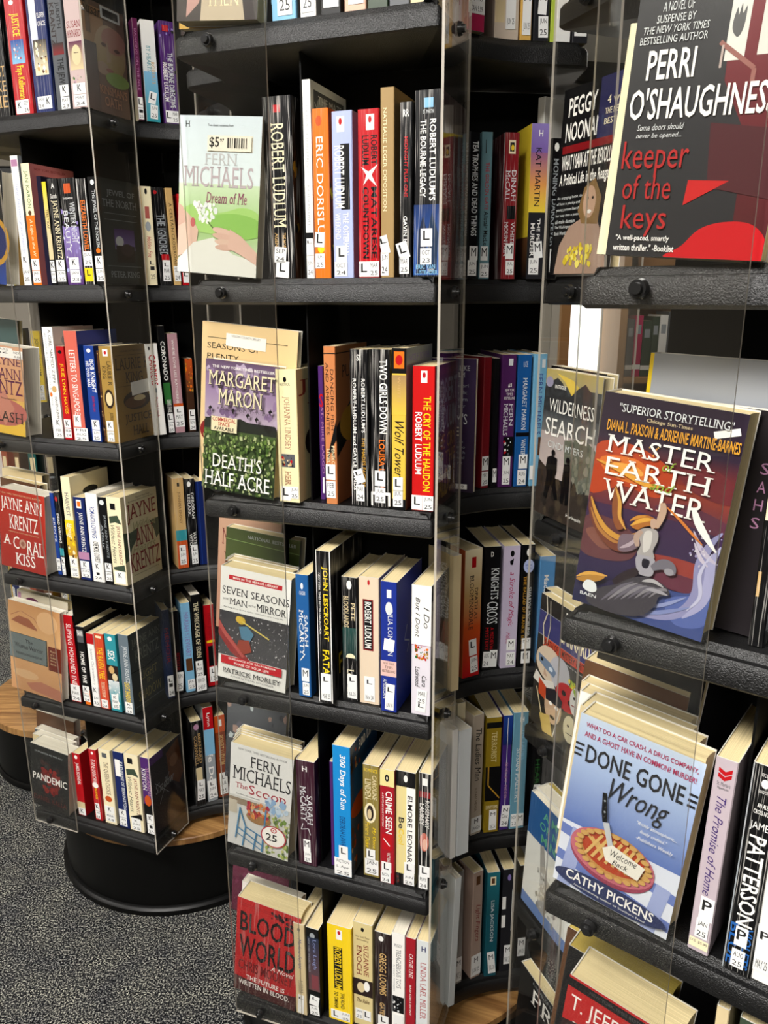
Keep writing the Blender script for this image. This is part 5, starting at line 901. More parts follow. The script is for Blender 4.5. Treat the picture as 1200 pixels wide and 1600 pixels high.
face(L0, 4, 356, 450, 1176, .027, 'white paperback with blue chair, red title and round price sticker', LL, 'i',
     [('r', 0, 0, 1, .5, (.72, .72, .70)), ('r', 0, .5, 1, 1, (.56, .56, .53), (.62, .62, .6)), ('h', 'NEW YORK TIMES BESTSELLING AUTHOR', .12, .03, .9, .05, 'S'), ('h', 'FERN', .32, .085, .80, .19, 'x', 2), ('h', 'MICHAELS', .05, .21, .98, .34, 'x', 2), ('h', 'The', .1, .37, .3, .42, (.36, .02, .04), 2), ('h', 'Scoop', .32, .36, .92, .48, (.36, .02, .04), 2),
      ('h', 'Four friends. One delicious secret', .12, .47, .5, .485, 'S'), ('r', 0, .52, .5, .58, (.26, .2, .14)), ('r', 0, .55, .14, .68, (.5, .45, .36)), ('s', .6, .45, .95, .6, 24, [(.25, .4, .6), (.5, .62, .74)], .03, 5),
      ('s', .62, .6, 1, .98, 90, [(.16, .26, .05), (.35, .42, .1), (.5, .52, .2), (.1, .16, .05)], .022, 8), ('e', .5, .66, .2, .06, (.3, .16, .06)), ('s', .32, .52, .66, .66, 46, [(.5, .06, .04), (.6, .2, .05), (.35, .02, .05), (.65, .35, .15)], .022, 6, 7),
      ('l', [(.2, .60), (.14, .92)], .0022, (.06, .2, .36)), ('l', [(.2, .62), (.3, .78), (.62, .84)], .0022, (.06, .2, .36)), ('l', [(.15, .80), (.6, .92)], .0022, (.06, .2, .36)), ('l', [(.3, .78), (.26, .98)], .0022, (.06, .2, .36)), ('l', [(.48, .82), (.44, .99)], .0022, (.06, .2, .36)), ('l', [(.62, .55), (.58, .98)], .0024, (.06, .2, .36)), ('l', [(.15, .86), (.6, .97)], .0016, (.06, .2, .36)),
      ('e', .76, .79, .205, .105, (.45, .03, .05), 28), ('e', .76, .79, .185, .095, 'w', 28), ('e', .76, .725, .05, .026, 'r'), ('e', .76, .725, .032, .016, 'w'), ('e', .76, .725, .015, .008, 'r'), ('h', '25', .64, .765, .82, .835, 'k', 1), ('h', '%', .84, .78, .88, .80, 'k')], off=.003, pages='pages')
behind(L0, 4, 356, 450, [1170, 1164, 1158], [.024, .02, .022], ['n', 'e', 'S'], LL, .034)
face(L0, 5, 366, 461, 1420, .038, 'red paperback with big black capitals', LL, (.5, .012, .015),
     [('r', 0, 0, 1, 1, (.52, .014, .016), (.42, .01, .012)), ('l', [(.03, .05), (.97, .05)], .0006, 'R'), ('l', [(.03, .07), (.97, .07)], .0006, 'R'), ('s', .55, .045, .92, .12, 26, 'xkR', .02, 3), ('h', 'BLOOD', .06, .13, .94, .34, 'k', 1), ('h', 'WORLD', .06, .38, .96, .62, 'k', 1), ('h', 'CHRIS MOONEY', .06, .65, .94, .76, (.16, .01, .012), 1), ('h', 'A Novel', .58, .61, .95, .66, 'w', 0, .35),
      ('p', [(0, .84), (.6, .88), (1, .84), (1, 1), (0, 1)], (.06, .012, .012)), ('h', 'THE FUTURE IS', .2, .80, .82, .85, 'w', 1), ('h', 'WRITTEN IN BLOOD.', .08, .87, .9, .925, 'w', 1)], off=.003, wear=.2)
behind(L0, 5, 370, 461, [1395, 1405], [.02, .018], ['w', 'e'], LL, .046, pages='pagesw')
# side pocket on the far side of the centre arm: covers glimpsed behind the stack
LS = frame(TLm, (TL, INN+.006), (TL, ARM-.01))
face(L0, 3, 338, 400, 812, .014, 'old tan novel with worn capitals, at the back of the fourth pocket', LL, (.5, .28, .18),
     [('r', 0, 0, 1, 1, (.55, .33, .22), (.45, .22, .14)), ('h', 'NURSE', .06, .12, .5, .26, (.2, .05, .04), 2), ('h', 'OF', .62, .12, .8, .26, (.2, .05, .04), 2), ('h', 'WARD', .1, .32, .6, .46, (.2, .05, .04), 2), ('h', '11', .66, .32, .8, .46, (.2, .05, .04), 2), ('s', .1, .6, .9, .95, 20, 'RnOe', .04, 3)], off=.155, d=.11, hmax=.2, pages='pagesg')
face(L0, 4, 352, 420, 1098, .012, 'grey photographic cover at the back of the fifth pocket', LL, 'S', [('r', 0, 0, 1, 1, 'S', 'x'), ('s', 0, 0, 1, 1, 40, [(.1, .1, .12), (.3, .2, .16), (.4, .45, .45), (.05, .05, .06)], .05, 9), ('h', 'CI', .6, .5, .9, .6, 'w', 2)], off=.15, d=.11, hmax=.21)
face(L0, 5, 362, 400, 1368, .012, 'plum textured cover at the back of the lowest pocket', LL, 'm', [('r', 0, 0, 1, 1, (.13, .02, .05), (.09, .01, .03)), ('s', 0, 0, 1, 1, 40, [(.16, .03, .07), (.08, .01, .03)], .05, 9)], off=.15, d=.11, hmax=.21)
# --- left tower
face(K0, 1, -60, 11, 270, .03, 'dark cover with blue and a gold ring at the left edge', LK, 'k',
     [('r', 0, 0, 1, 1, 'k'), ('h', 'LOVELY', .2, .12, .98, .3, 'w', 1), ('r', .3, .32, .9, .35, 'r'), ('r', 0, .6, 1, 1, 'B', 'b'), ('e', .8, .62, .3, .22, 'G'), ('e', .8, .62, .24, .17, 'B')], off=.003, pages='pagesw')
face(K0, 2, -34, 41, 543, .040, 'orange and plum paperback with dark capitals, price sticker at its top', LK, (.7, .38, .08),
     [('r', 0, 0, 1, .6, (.62, .34, .2), (.6, .3, .12)), ('r', 0, .6, 1, 1, (.66, .4, .1), (.72, .46, .04)), ('e', .55, .75, .5, .16, (.42, .12, .1)), ('p', [(.3, .6), (.6, .5), (.8, .7), (.6, .9)], (.5, .2, .14)), ('h', 'JAYNE', .35, .13, .95, .24, 'm', 2), ('h', 'ANN', .5, .25, .95, .37, 'm', 2), ('h', 'KRENTZ', .1, .38, .97, .54, 'm', 2), ('h', 'New York Times bestseller', .3, .58, .85, .6, 'k'), ('h', 'FLASH', .3, .74, .97, .86, 'd', 2)], off=.003, labels=[(('DOLLARS', '4.86', ''), .2, .02, .8, .13, 0, 'w', 'f'), (('NEW', '4.86'), .8, .04, 1.0, .13, 0, 'w', 'f')], pages='pagesw')
behind(K0, 2, -34, 41, [560, 500], [.018, .012], ['e', (.05, .1, .1)], LK, .048)
face(K0, 3, 4, 74, 772, .038, 'brick red paperback with tall white capitals', LK, (.40, .03, .02),
     [('r', 0, 0, 1, 1, (.45, .035, .02), (.36, .025, .018)), ('h', 'NEW YORK TIMES BESTSELLING AUTHOR', .06, .045, .92, .065, 'e'), ('h', 'JAYNE ANN', .05, .10, .94, .30, 'i', 2), ('h', 'KRENTZ', .22, .31, .84, .49, 'i', 2), ('h', 'PUBLISHED BY A NEW YORK TIMES AUTHOR', .2, .52, .86, .535, 'e'), ('h', 'A', .07, .58, .24, .70, 'i', 2), ('h', 'C', .29, .58, .42, .74, 'i', 2), ('e', .5, .66, .075, .06, (.5, .3, .22)), ('e', .5, .66, .04, .03, (.3, .12, .08)), ('h', 'RAL', .58, .60, .95, .78, 'i', 2), ('h', 'KISS', .33, .79, .76, .94, 'i', 2)], off=.003, pages='pagesw')
behind(K0, 3, 4, 74, [755, 740], [.02, .02], ['n', 'e'], LK, .046)
face(K0, 4, 20, 98, 950, .018, 'tan paperback of an enlarged face with a grey title panel', LK, (.55, .3, .14),
     [('r', 0, 0, 1, .35, (.5, .25, .1), (.62, .36, .16)), ('r', 0, .35, 1, 1, (.62, .36, .16), (.5, .26, .12)), ('p', [(.05, .22), (.2, .15), (.4, .16), (.55, .25), (.55, .27), (.3, .25)], (.3, .1, .05)), ('l', [(.05, .16), (.25, .09), (.5, .14), (.6, .22)], .0015, (.34, .14, .07)), ('e', .75, .15, .2, .12, (.66, .4, .2)),
      ('p', [(.3, .9), (.6, .84), (1, .88), (1, 1), (.4, .96)], (.4, .16, .1)), ('e', .3, .8, .25, .05, (.6, .38, .2)), ('r', 0, .35, .74, .64, (.02, .03, .03)), ('r', 0, .355, .72, .635, (.14, .17, .17)), ('h', 'The', .32, .40, .46, .44, 'k', 2), ('h', 'Woman Warrior', .1, .46, .66, .51, 'k', 2), ('h', 'MAXINE HONG KINGSTON', .12, .56, .64, .585, 'k', 2), ('r', .76, .40, 1, .67, (.14, .02, .01)), ('h', 'Memoirs', .8, .44, .93, .46, 'e'), ('h', 'of a', .8, .475, .87, .495, 'e'), ('h', 'Girlhood', .8, .51, .94, .53, 'e'), ('h', 'Among', .8, .545, .91, .565, 'e'), ('h', 'Ghosts', .8, .58, .91, .6, 'e')], off=.003, pages='pagesw', hmax=.21)
face(K0, 4, 34, 110, 934, .014, 'cream cover printed with dark berries, behind the tan face cover', LK, 'c', [('r', 0, 0, 1, .4, (.6, .55, .42)), ('e', .3, .1, .14, .05, 'm'), ('e', .6, .13, .14, .05, 'm'), ('e', .85, .16, .1, .04, 'm'), ('r', .02, .02, .08, .1, 'P')], off=.03, hmax=.225)
face(K0, 5, 52, 109, 1172, .036, 'black paperback with a dark red burst and white capitals', LK, 'k',
     [('r', 0, 0, 1, 1, (.012, .013, .013)), ('h', 'IT STARTED AS THE FLU', .12, .09, .85, .115, 's', 1), ('s', .2, .25, .8, .8, 60, [(.03, .03, .03), (.02, .02, .022), (.045, .02, .018)], .05, 5, 6), ('s', .3, .35, .75, .72, 46, [(.2, .015, .012), (.13, .012, .01), (.26, .02, .015)], .05, 7, 7), ('h', 'PANDEMIC', .05, .45, .97, .565, 'w', 1), ('h', 'DANIEL KALLA', .06, .82, .94, .9, (.1, .02, .015), 1)], off=.003, pages='pagesw')
behind(K0, 5, 52, 109, [1158, 1150, 1120], [.022, .022, .02], ['e', 'S', 'n'], LK, .043, pages='pagesw')
# --- covers in the side pocket between centre and right towers
GN = 'N'
face(NF, 1, 858, 930, 131, .012, 'black paperback with white capitals and a smiling woman holding yellow flowers', LP, 'k',
     [('r', 0, 0, 1, 1, 'k'), ('h', 'PEGGY', .1, .05, .56, .15, 'w', 1), ('h', 'NOONAN', .08, .18, .66, .28, 'w', 1), ('r', .05, .30, 1, .34, 'R'), ('h', 'WHAT I SAW AT THE REVOLUTION', .06, .35, 1.0, .43, 'w', 1), ('r', .6, .0, 1, .30, (.02, .02, .08)), ('h', '4 wo', .72, .1, .95, .14, 'c'), ('h', 'THE NEW', .7, .16, .95, .19, 'c'), ('h', 'BESTS', .7, .21, .92, .24, 'c'), ('h', 'A Political Life in the Reagan Era', .05, .45, 1.0, .53, 'w', 1)] +
     [('h', s, .04, .57+i*.032, .04+w_, .59+i*.032, 'z') for i, (s, w_) in enumerate((('An engaging book, the story', .56), ('of how a plucky and talented', .57), ('young person literally wrote', .54), ('her way into a previously', .5), ('all-male domain', .34), ('The Washington Post', .36), ('Book World', .2)))] +
     [('p', [(.1, .98), (.15, .84), (.3, .74), (.5, .70), (.75, .72), (.9, .85), (.95, 1), (.1, 1)], (.36, .24, .18)), ('p', [(.42, .66), (.5, .54), (.66, .5), (.78, .6), (.76, .74), (.5, .73)], (.22, .13, .05)), ('e', .6, .62, .1, .085, (.5, .32, .22)), ('e', .57, .60, .015, .008, 'k'), ('e', .65, .60, .015, .008, 'k'), ('e', .61, .67, .035, .01, 'w'), ('s', .25, .85, .7, .95, 40, [(.75, .6, .05), (.8, .7, .15), (.6, .45, .03)], .02, 4, 7)], d=.106, pages='pages', name='paperback_book', hmax=.2)
put_face(MV, 1, 836, 930, 128, .012, 'blank white book end standing taller behind the black capitals cover', 'w', off=.055, yaw=28, d=.12, hh=.225, pages='pagesw', group=GF, roll=0, tip=0)
face(NF, 2, 835, 912, 584, .014, 'paperback of two silhouetted hikers under pale mountains', LP, 'x',
     [('r', 0, 0, 1, .18, (.45, .36, .12), (.34, .3, .2)), ('r', 0, .1, 1, .4, (.05, .055, .06), (.09, .1, .1)), ('p', [(0, .12), (.12, .08), (.22, .05), (.32, .08), (.45, .16), (.6, .1), (.72, .06), (.9, .14), (1, .18), (1, .3), (0, .3)], (.03, .032, .035)), ('p', [(.2, .02), (.5, .05), (.62, .09), (.5, .15), (.36, .07)], (.7, .5, .08)), ('r', 0, .28, 1, .42, (.05, .055, .06), (.16, .16, .16)), ('r', 0, .42, 1, .72, (.4, .34, .33), (.5, .42, .4)),
      ('p', [(.45, .45), (.8, .4), (1, .46), (1, .75), (.5, .7)], (.12, .13, .1)), ('s', .45, .45, 1, .75, 30, [(.2, .2, .15), (.08, .09, .07), (.26, .25, .2)], .035, 3, 6), ('p', [(0, .62), (.15, .66), (.3, .76), (.6, .78), (1, .74), (1, 1), (0, 1)], (.035, .025, .02)), ('s', 0, .7, 1, 1, 30, [(.06, .045, .03), (.02, .016, .014)], .04, 2, 6),
      ('e', .09, .085, .07, .035, (.3, .28, .4)), ('h', 'INTRIGUE', .2, .095, .4, .12, 'w', 1), ('h', 'WILDERNESS', .12, .19, .92, .28, 'w', 0), ('h', 'SEARCH', .08, .32, .97, .44, 'w', 0), ('h', 'CINDI MYERS', .16, .475, .8, .52, 'z', 0),
      ('e', .28, .55, .035, .022, 'k'), ('p', [(.18, .59), (.26, .57), (.36, .58), (.37, .68), (.34, .71), (.2, .71), (.16, .66)], 'k'), ('p', [(.2, .69), (.34, .69), (.44, .86), (.38, .86), (.28, .76), (.22, .88), (.16, .86)], 'k'),
      ('e', .56, .57, .035, .022, 'k'), ('p', [(.5, .6), (.6, .59), (.64, .66), (.62, .73), (.64, .86), (.58, .87), (.56, .76), (.54, .87), (.49, .86), (.49, .72)], 'k'), ('h', 'Harlequin', .62, .92, .88, .95, 'w', 1)], d=.106)
face(NF, 2, 841, 917, 579, .016, 'yellow-edged paperback behind the hikers cover', LP, 'k', [], off=.02, d=.106)
face(NF, 3, 828, 905, 952, .014, 'paperback of painted carnival masks and ribbons on navy', LP, 'x',
     [('r', 0, 0, 1, 1, (.02, .018, .016)), ('r', .0, .12, 1, .3, (.04, .04, .14)), ('l', [(0, .12), (1, .12)], .0006, 's'), ('l', [(0, .3), (1, .3)], .0006, 's'), ('h', 'ROBERT', .5, .03, .95, .1, 'w', 2), ('h', 'BARNARD', .45, .15, .98, .26, 'c', 1), ('r', .12, .3, 1, .37, (.48, .06, .03)), ('h', 'DEATH OF A MYSTERY WRITER', .14, .31, .98, .36, 'd', 1), ('h', 'Top notch mystery fiction', .3, .385, .9, .40, 'z'),
      ('l', [(.12, .0), (.16, .12), (.1, .22), (.14, .36)], .0022, (.5, .45, .36)), ('l', [(.2, .02), (.24, .2), (.2, .34)], .0018, (.4, .36, .3)),
      ('e', .28, .48, .26, .13, (.58, .47, .36), 26), ('e', .5, .49, .2, .12, (.42, .42, .46), 22), ('p', [(.06, .44), (.3, .46), (.44, .5), (.4, .55), (.24, .53), (.08, .5)], (.14, .2, .3)), ('e', .33, .505, .04, .016, (.55, .62, .7)), ('e', .14, .475, .03, .014, 'k'), ('p', [(.2, .52), (.28, .58), (.2, .58)], (.45, .3, .22)), ('p', [(.05, .58), (.2, .62), (.4, .58), (.5, .66), (.2, .68), (0, .66)], (.62, .6, .55)),
      ('e', .68, .62, .22, .1, (.42, .015, .02), 24), ('e', .62, .6, .04, .02, 'k'), ('e', .75, .64, .04, .02, 'k'), ('p', [(.12, .62), (.3, .66), (.32, .76), (.14, .74)], (.45, .06, .02)), ('e', .84, .6, .1, .1, (.6, .6, .58), 20), ('e', .82, .58, .02, .01, 'k'), ('l', [(.78, .64), (.88, .63)], .0012, 'R'), ('s', .7, .48, .85, .54, 10, [(.3, .45, .05), (.7, .6, .05)], .02, 3),
      ('e', .45, .76, .17, .13, (.5, .34, .22), 22), ('p', [(.28, .66), (.45, .62), (.62, .67), (.6, .73), (.3, .74)], (.015, .015, .02)), ('e', .4, .745, .035, .014, 'w'), ('e', .52, .75, .035, .014, 'w'), ('e', .46, .84, .05, .014, 'k'), ('l', [(.1, .7), (.3, .95)], .0022, (.6, .5, .3)), ('l', [(.6, .72), (.5, .98)], .0018, (.6, .6, .55)), ('p', [(.2, .88), (.4, .84), (.5, .98), (.3, 1)], (.5, .36, .1)), ('e', .8, .82, .12, .1, (.55, .5, .34), 20), ('e', .77, .8, .02, .01, 'k'), ('l', [(.74, .86), (.86, .85)], .001, 'k')], d=.106)
face(NF, 3, 833, 912, 944, .018, 'second paperback with pale page edges behind the carnival masks', LP, 'k', [], off=.02, d=.1)
face(NF, 4, 814, 890, 1276, .010, 'white and blue paperback with green letters over a grey animal drawing', LP, 'w',
     [('r', 0, 0, 1, 1, (.66, .66, .62)), ('r', 0, 0, 1, .36, (.02, .09, .26)), ('r', 0, .9, 1, 1, (.12, .2, .42)), ('h', 'A MOR', .3, .06, .85, .13, (.1, .36, .22), 1), ('h', 'OF NEVE', .25, .16, .9, .23, (.1, .36, .22), 1), ('h', 'MINAR', .3, .26, .85, .33, (.1, .36, .22), 1),
      ('p', [(.3, .36), (.38, .34), (.44, .5), (.5, .58), (.62, .62), (.6, .8), (.5, .92), (.34, .9), (.38, .7), (.34, .56)], (.3, .29, .27)), ('p', [(.62, .6), (.8, .5), (.86, .54), (.7, .68)], (.28, .27, .25)), ('e', .46, .62, .04, .02, 'k'), ('s', .3, .55, .75, .92, 50, [(.42, .42, .4), (.2, .2, .19), (.5, .49, .46)], .02, 3)], d=.106, off=.003, pages='pagesw', hmax=.21)
face(NF, 4, 822, 896, 1268, .018, 'white curled-edge paperback behind the animal drawing', LP, 'w', [], off=.016, d=.1, pages='pagesw')
face(NF, 4, 836, 908, 1262, .014, 'gold-edged paperback at the back of the pocket with the animal drawing', LP, 'x', [], off=.05, d=.1, pages='pagesg')
face(NF, 5, 800, 880, 1560, .016, 'black paperback with bold white capitals, lowest side pocket', LP, 'k',
     [('r', 0, 0, 1, 1, 'k'), ('h', 'A NOVEL OF SUSPENSE', .3, .03, .95, .06, 's'), ('h', 'PRE', .3, .09, .98, .24, 'w', 2)], d=.106, off=.003)
# --- right tower
RED_ = (.5, .02, .02)
face(P0, 1, 945, 1176, -70, .016, 'large dark paperback with white capitals, red lower-case title and a red staircase', LP, 'x',
     [('r', 0, 0, 1, 1, (.035, .035, .038), (.02, .02, .022)),
      ('p', [(.57, 0), (1, 0), (1, 1), (.80, 1), (.78, .6), (.60, .42)], (.20, .022, .03), (.06, .01, .012)), ('r', .575, 0, .69, .36, (.70, .70, .64)), ('r', .76, 0, .93, .35, (.68, .68, .62)),
      ('b', [(.595, .24), (.61, .20), (.62, .225), (.632, .19), (.643, .22), (.662, .20), (.66, .26), (.635, .29), (.60, .27)], (.10, .10, .10)), ('l', [(.54, .30), (.76, .39), (.76, .43)], .0028, (.30, .12, .1)), ('l', [(.56, .31), (.56, .38)], .0015, (.5, .4, .36)),
      ('p', [(.56, .55), (.98, .58), (.98, .80), (.60, .76)], (.07, .016, .02)), ('p', [(.48, .735), (.73, .74), (.47, .82)], (.50, .015, .015)),
      ('b', [(.40, 1), (.50, .96), (.60, .90), (.74, .875), (.90, .88), (1, .93), (1, 1), (.7, 1)], (.50, .008, .012)),
      ('h', 'A NOVEL OF', .16, .155, .35, .185, 'z'), ('h', 'SUSPENSE BY', .13, .195, .37, .22, 'z'), ('h', 'THE NEW YORK TIMES', .05, .228, .46, .252, 'z', 0, .15), ('h', 'BESTSELLING AUTHOR', .04, .26, .46, .284, 'z'),
      ('h', 'PERRI', .11, .305, .41, .40, 'w', 1), ('h', "O'SHAUGHNESSY", .03, .425, 1.0, .53, 'w', 1), ('h', 'Some doors should', .1, .545, .4, .566, 'z', 0, .25), ('h', 'never be opened...', .1, .575, .4, .596, 'z', 0, .25),
      ('h', 'keeper', .03, .60, .46, .725, (.40, .02, .02)), ('h', 'of the', .06, .715, .38, .80, (.40, .02, .02)), ('h', 'keys', .08, .82, .38, .93, (.40, .02, .02)),
      ('h', '"A well-paced, smartly', .06, .925, .42, .95, 'w', 1), ('h', 'written thriller." -Booklist', .05, .958, .46, .982, 'w', 1)], d=.108, hh=.190, off=.004, tip=-1, roll=-4)
put_face(P0, 1, 930, 1160, -70, .012, 'cream-edged paperback a little to the left behind the red staircase cover', 'c', off=.022, d=.107, hh=.155, group=GF)
face(P0, 2, 893, 1085, 648, .030, 'fantasy paperback with a sword-raising figure over a red sky and breaking wave', LP, 'x',
     [('r', 0, 0, 1, .2, (.022, .014, .026), (.03, .018, .035)), ('r', 0, .2, 1, .34, (.03, .018, .035), (.20, .03, .022)), ('r', 0, .34, 1, .5, (.26, .045, .022), (.11, .03, .045)), ('r', 0, .5, 1, 1, (.05, .025, .065), (.018, .02, .06)),
      ('b', [(.0, .24), (.25, .21), (.5, .26), (.62, .34), (.5, .42), (.25, .40), (.0, .46)], (.42, .055, .018)), ('b', [(.05, .29), (.3, .27), (.46, .33), (.36, .38), (.12, .36)], (.62, .16, .03)), ('b', [(.12, .31), (.3, .30), (.38, .335), (.24, .35)], (.75, .36, .07)), ('b', [(.62, .28), (.85, .25), (1, .3), (1, .38), (.75, .36)], (.14, .025, .03)), ('b', [(.5, .46), (.7, .42), (1, .46), (1, .52), (.7, .5)], (.10, .03, .05)),
      ('b', [(0, .58), (.2, .56), (.42, .62), (.4, .72), (.2, .76), (0, .74)], (.12, .045, .05)), ('b', [(.02, .64), (.2, .61), (.3, .67), (.16, .71)], (.2, .08, .06)), ('b', [(.52, .68), (.75, .66), (1, .68), (1, .74), (.7, .75)], (.27, .045, .035)), ('b', [(.5, .74), (.8, .73), (1, .75), (1, .8), (.6, .8)], (.12, .03, .05)),
      ('b', [(.35, .88), (.6, .82), (.85, .80), (1, .72), (1, 1), (.3, 1)], (.045, .07, .22)), ('b', [(.7, .86), (.9, .8), (1, .76), (1, .92), (.8, .96)], (.09, .13, .36)),
      ('q', [(.99, .50), (.93, .56), (.89, .66), (.91, .78), (.86, .87), (.72, .94), (.5, .97)], .001, .009, (.26, .26, .45)), ('q', [(1, .56), (.96, .64), (.97, .74), (.94, .84), (.84, .92)], .001, .008, (.36, .36, .56)), ('q', [(.80, .52), (.86, .58), (.93, .62), (1, .64)], .0006, .004, (.5, .46, .58)), ('q', [(.82, .57), (.88, .63), (.94, .66)], .0006, .003, (.55, .5, .6)), ('q', [(.95, .6), (.9, .7), (.93, .8), (.86, .88)], .0005, .003, (.5, .5, .66)), ('q', [(.5, .93), (.68, .89), (.84, .82)], .0005, .003, (.26, .3, .52)), ('q', [(.42, .97), (.66, .93), (.88, .86)], .0005, .0035, (.2, .24, .46)), ('s', .80, .50, 1, .68, 26, [(.5, .46, .56), (.34, .3, .5), (.62, .6, .68)], .006, 7, 5),
      ('s', .1, .2, .6, .33, 12, [(.7, .3, .05), (.75, .45, .1)], .005, 19, 5), ('q', [(.02, .305), (.2, .33), (.42, .37), (.55, .36)], .0006, .004, (.7, .34, .05)),
      ('h', '"SUPERIOR STORYTELLING"', .13, .038, .92, .075, 'z', 2), ('h', 'Chicago Sun-Times', .34, .085, .66, .105, 'e', 2), ('h', 'DIANA L. PAXSON & ADRIENNE MARTINE-BARNES', .06, .115, .99, .165, (.7, .33, .03), 1),
      ('h', 'MASTER', .08, .18, .86, .26, 'w', 2), ('h', 'EARTH', .1, .28, .86, .36, 'w', 2), ('h', 'WATER', .1, .38, .86, .475, 'w', 2), ('b', [(.76, .42), (.84, .47), (.92, .535), (.98, .59), (.9, .555), (.8, .49)], 'w'), ('h', 'of', .5, .25, .6, .295, (.25, .4, .05), 0, .4), ('h', 'and', .44, .345, .62, .385, (.25, .4, .05), 0, .4),
      ('q', [(.55, .43), (.68, .48), (.80, .535), (.88, .57)], .0004, .0022, (.62, .2, .04)),
      ('b', [(.03, .47), (.08, .53), (.16, .59), (.27, .62), (.38, .60), (.47, .565), (.46, .62), (.40, .68), (.28, .70), (.16, .665), (.07, .60), (.02, .53)], (.16, .05, .03)), ('q', [(.03, .48), (.09, .55), (.18, .61), (.30, .635), (.40, .605), (.47, .57)], .001, .0045, (.55, .28, .05)), ('q', [(.04, .53), (.12, .61), (.24, .655), (.34, .655)], .0006, .003, (.4, .18, .05)),
      ('b', [(.20, .40), (.245, .45), (.27, .52), (.32, .575), (.27, .60), (.22, .555), (.195, .48)], (.24, .08, .03)), ('q', [(.20, .41), (.25, .47), (.27, .54), (.33, .59)], .0005, .003, (.6, .32, .07)), ('b', [(.30, .62), (.40, .60), (.46, .58), (.45, .645), (.38, .685), (.30, .69)], (.17, .12, .15)), ('q', [(.31, .68), (.38, .65), (.44, .6)], .0004, .003, (.42, .34, .38)),
      ('b', [(.38, .545), (.42, .51), (.48, .50), (.545, .515), (.55, .55), (.50, .545), (.45, .56), (.42, .575), (.37, .57)], (.38, .14, .03)), ('q', [(.36, .565), (.42, .535), (.47, .52), (.52, .515)], .0005, .0035, (.68, .36, .06)), ('q', [(.35, .545), (.40, .52), (.46, .505)], .0004, .0025, (.55, .24, .04)),
      ('q', [(.545, .545), (.565, .50), (.572, .46), (.56, .43)], .0035, .0055, (.5, .34, .24)), ('b', [(.50, .515), (.525, .508), (.545, .52), (.54, .545), (.52, .555), (.502, .54)], (.5, .34, .25)),
      ('b', [(.44, .57), (.50, .555), (.56, .56), (.575, .60), (.555, .65), (.57, .685), (.45, .69), (.46, .64), (.435, .60)], (.36, .34, .33)), ('b', [(.475, .575), (.525, .57), (.53, .64), (.49, .67), (.47, .62)], (.58, .56, .53)), ('q', [(.45, .575), (.42, .61), (.44, .65)], .003, .0045, (.42, .30, .24)), ('b', [(.45, .69), (.57, .685), (.585, .72), (.58, .765), (.50, .775), (.46, .75)], (.34, .33, .37)), ('b', [(.495, .70), (.545, .70), (.54, .735), (.5, .735)], (.012, .01, .02)),
      ('q', [(.47, .755), (.42, .79), (.36, .825), (.31, .85)], .004, .009, (.025, .016, .02)), ('q', [(.57, .73), (.64, .70), (.70, .705), (.72, .735)], .004, .009, (.16, .15, .18)), ('e', .695, .725, .035, .016, (.3, .29, .32)),
      ('b', [(.12, .96), (.22, .89), (.34, .85), (.44, .80), (.56, .775), (.68, .79), (.73, .825), (.66, .85), (.64, .90), (.56, .96), (.4, .99), (.2, .99)], (.05, .045, .055))] +
     [('q', [(.24+.05*i, .95-.012*i), (.30+.05*i, .905-.012*i), (.38+.045*i, .85-.006*i), (.46+.035*i, .815)], .0003, .0026, (.22, .21, .23) if i % 2 else (.13, .12, .15)) for i in range(8)] +
     [('q', [(.52, .80), (.60, .785), (.68, .80)], .0005, .003, (.42, .41, .42)), ('q', [(.56, .83), (.64, .825), (.72, .83)], .0005, .003, (.34, .33, .36)), ('b', [(.02, .88), (.12, .845), (.24, .83), (.2, .86), (.1, .885)], (.4, .2, .04)), ('q', [(.02, .87), (.12, .835), (.26, .825)], .0005, .003, (.62, .34, .07)), ('b', [(.08, .905), (.10, .875), (.14, .868), (.18, .878), (.195, .91), (.16, .925), (.11, .922)], 'z'), ('h', 'BAEN', .07, .932, .2, .948, 'z', 1)], d=.106, hh=.174, off=.004, tip=-1, roll=-5, labels=[(('',), .80, .075, .97, .105, -18, 'w', 'f')])
put_face(P0, 2, 968, 1150, 560, .020, 'large grey-covered hardback rising behind the fantasy cover', 'l', off=.055, d=.15, hh=.204, tip=-2, roll=-2, group=GF, front=[('r', 0, 0, 1, 1, (.36, .38, .42), (.42, .44, .48)), ('r', 0, 0, .02, 1, 'y')], pages='pagesw')
put_face(P0, 2, 940, 1135, 640, .012, 'black paperback with violet capitals, between the fantasy cover and the grey book', 'k', off=.036, d=.122, hh=.172, tip=-2, roll=-3, group=GF, front=[('r', 0, 0, 1, 1, (.015, .012, .014)), ('h', 'S', .86, .22, .91, .27, 'P'), ('h', 'A', .86, .30, .91, .35, 'P'), ('h', 'H', .86, .38, .91, .43, 'P'), ('h', 'S', .86, .46, .91, .51, 'P')])
pie = [('e', .44, .665, .37, .125, (.4, .08, .12), 34, None)]
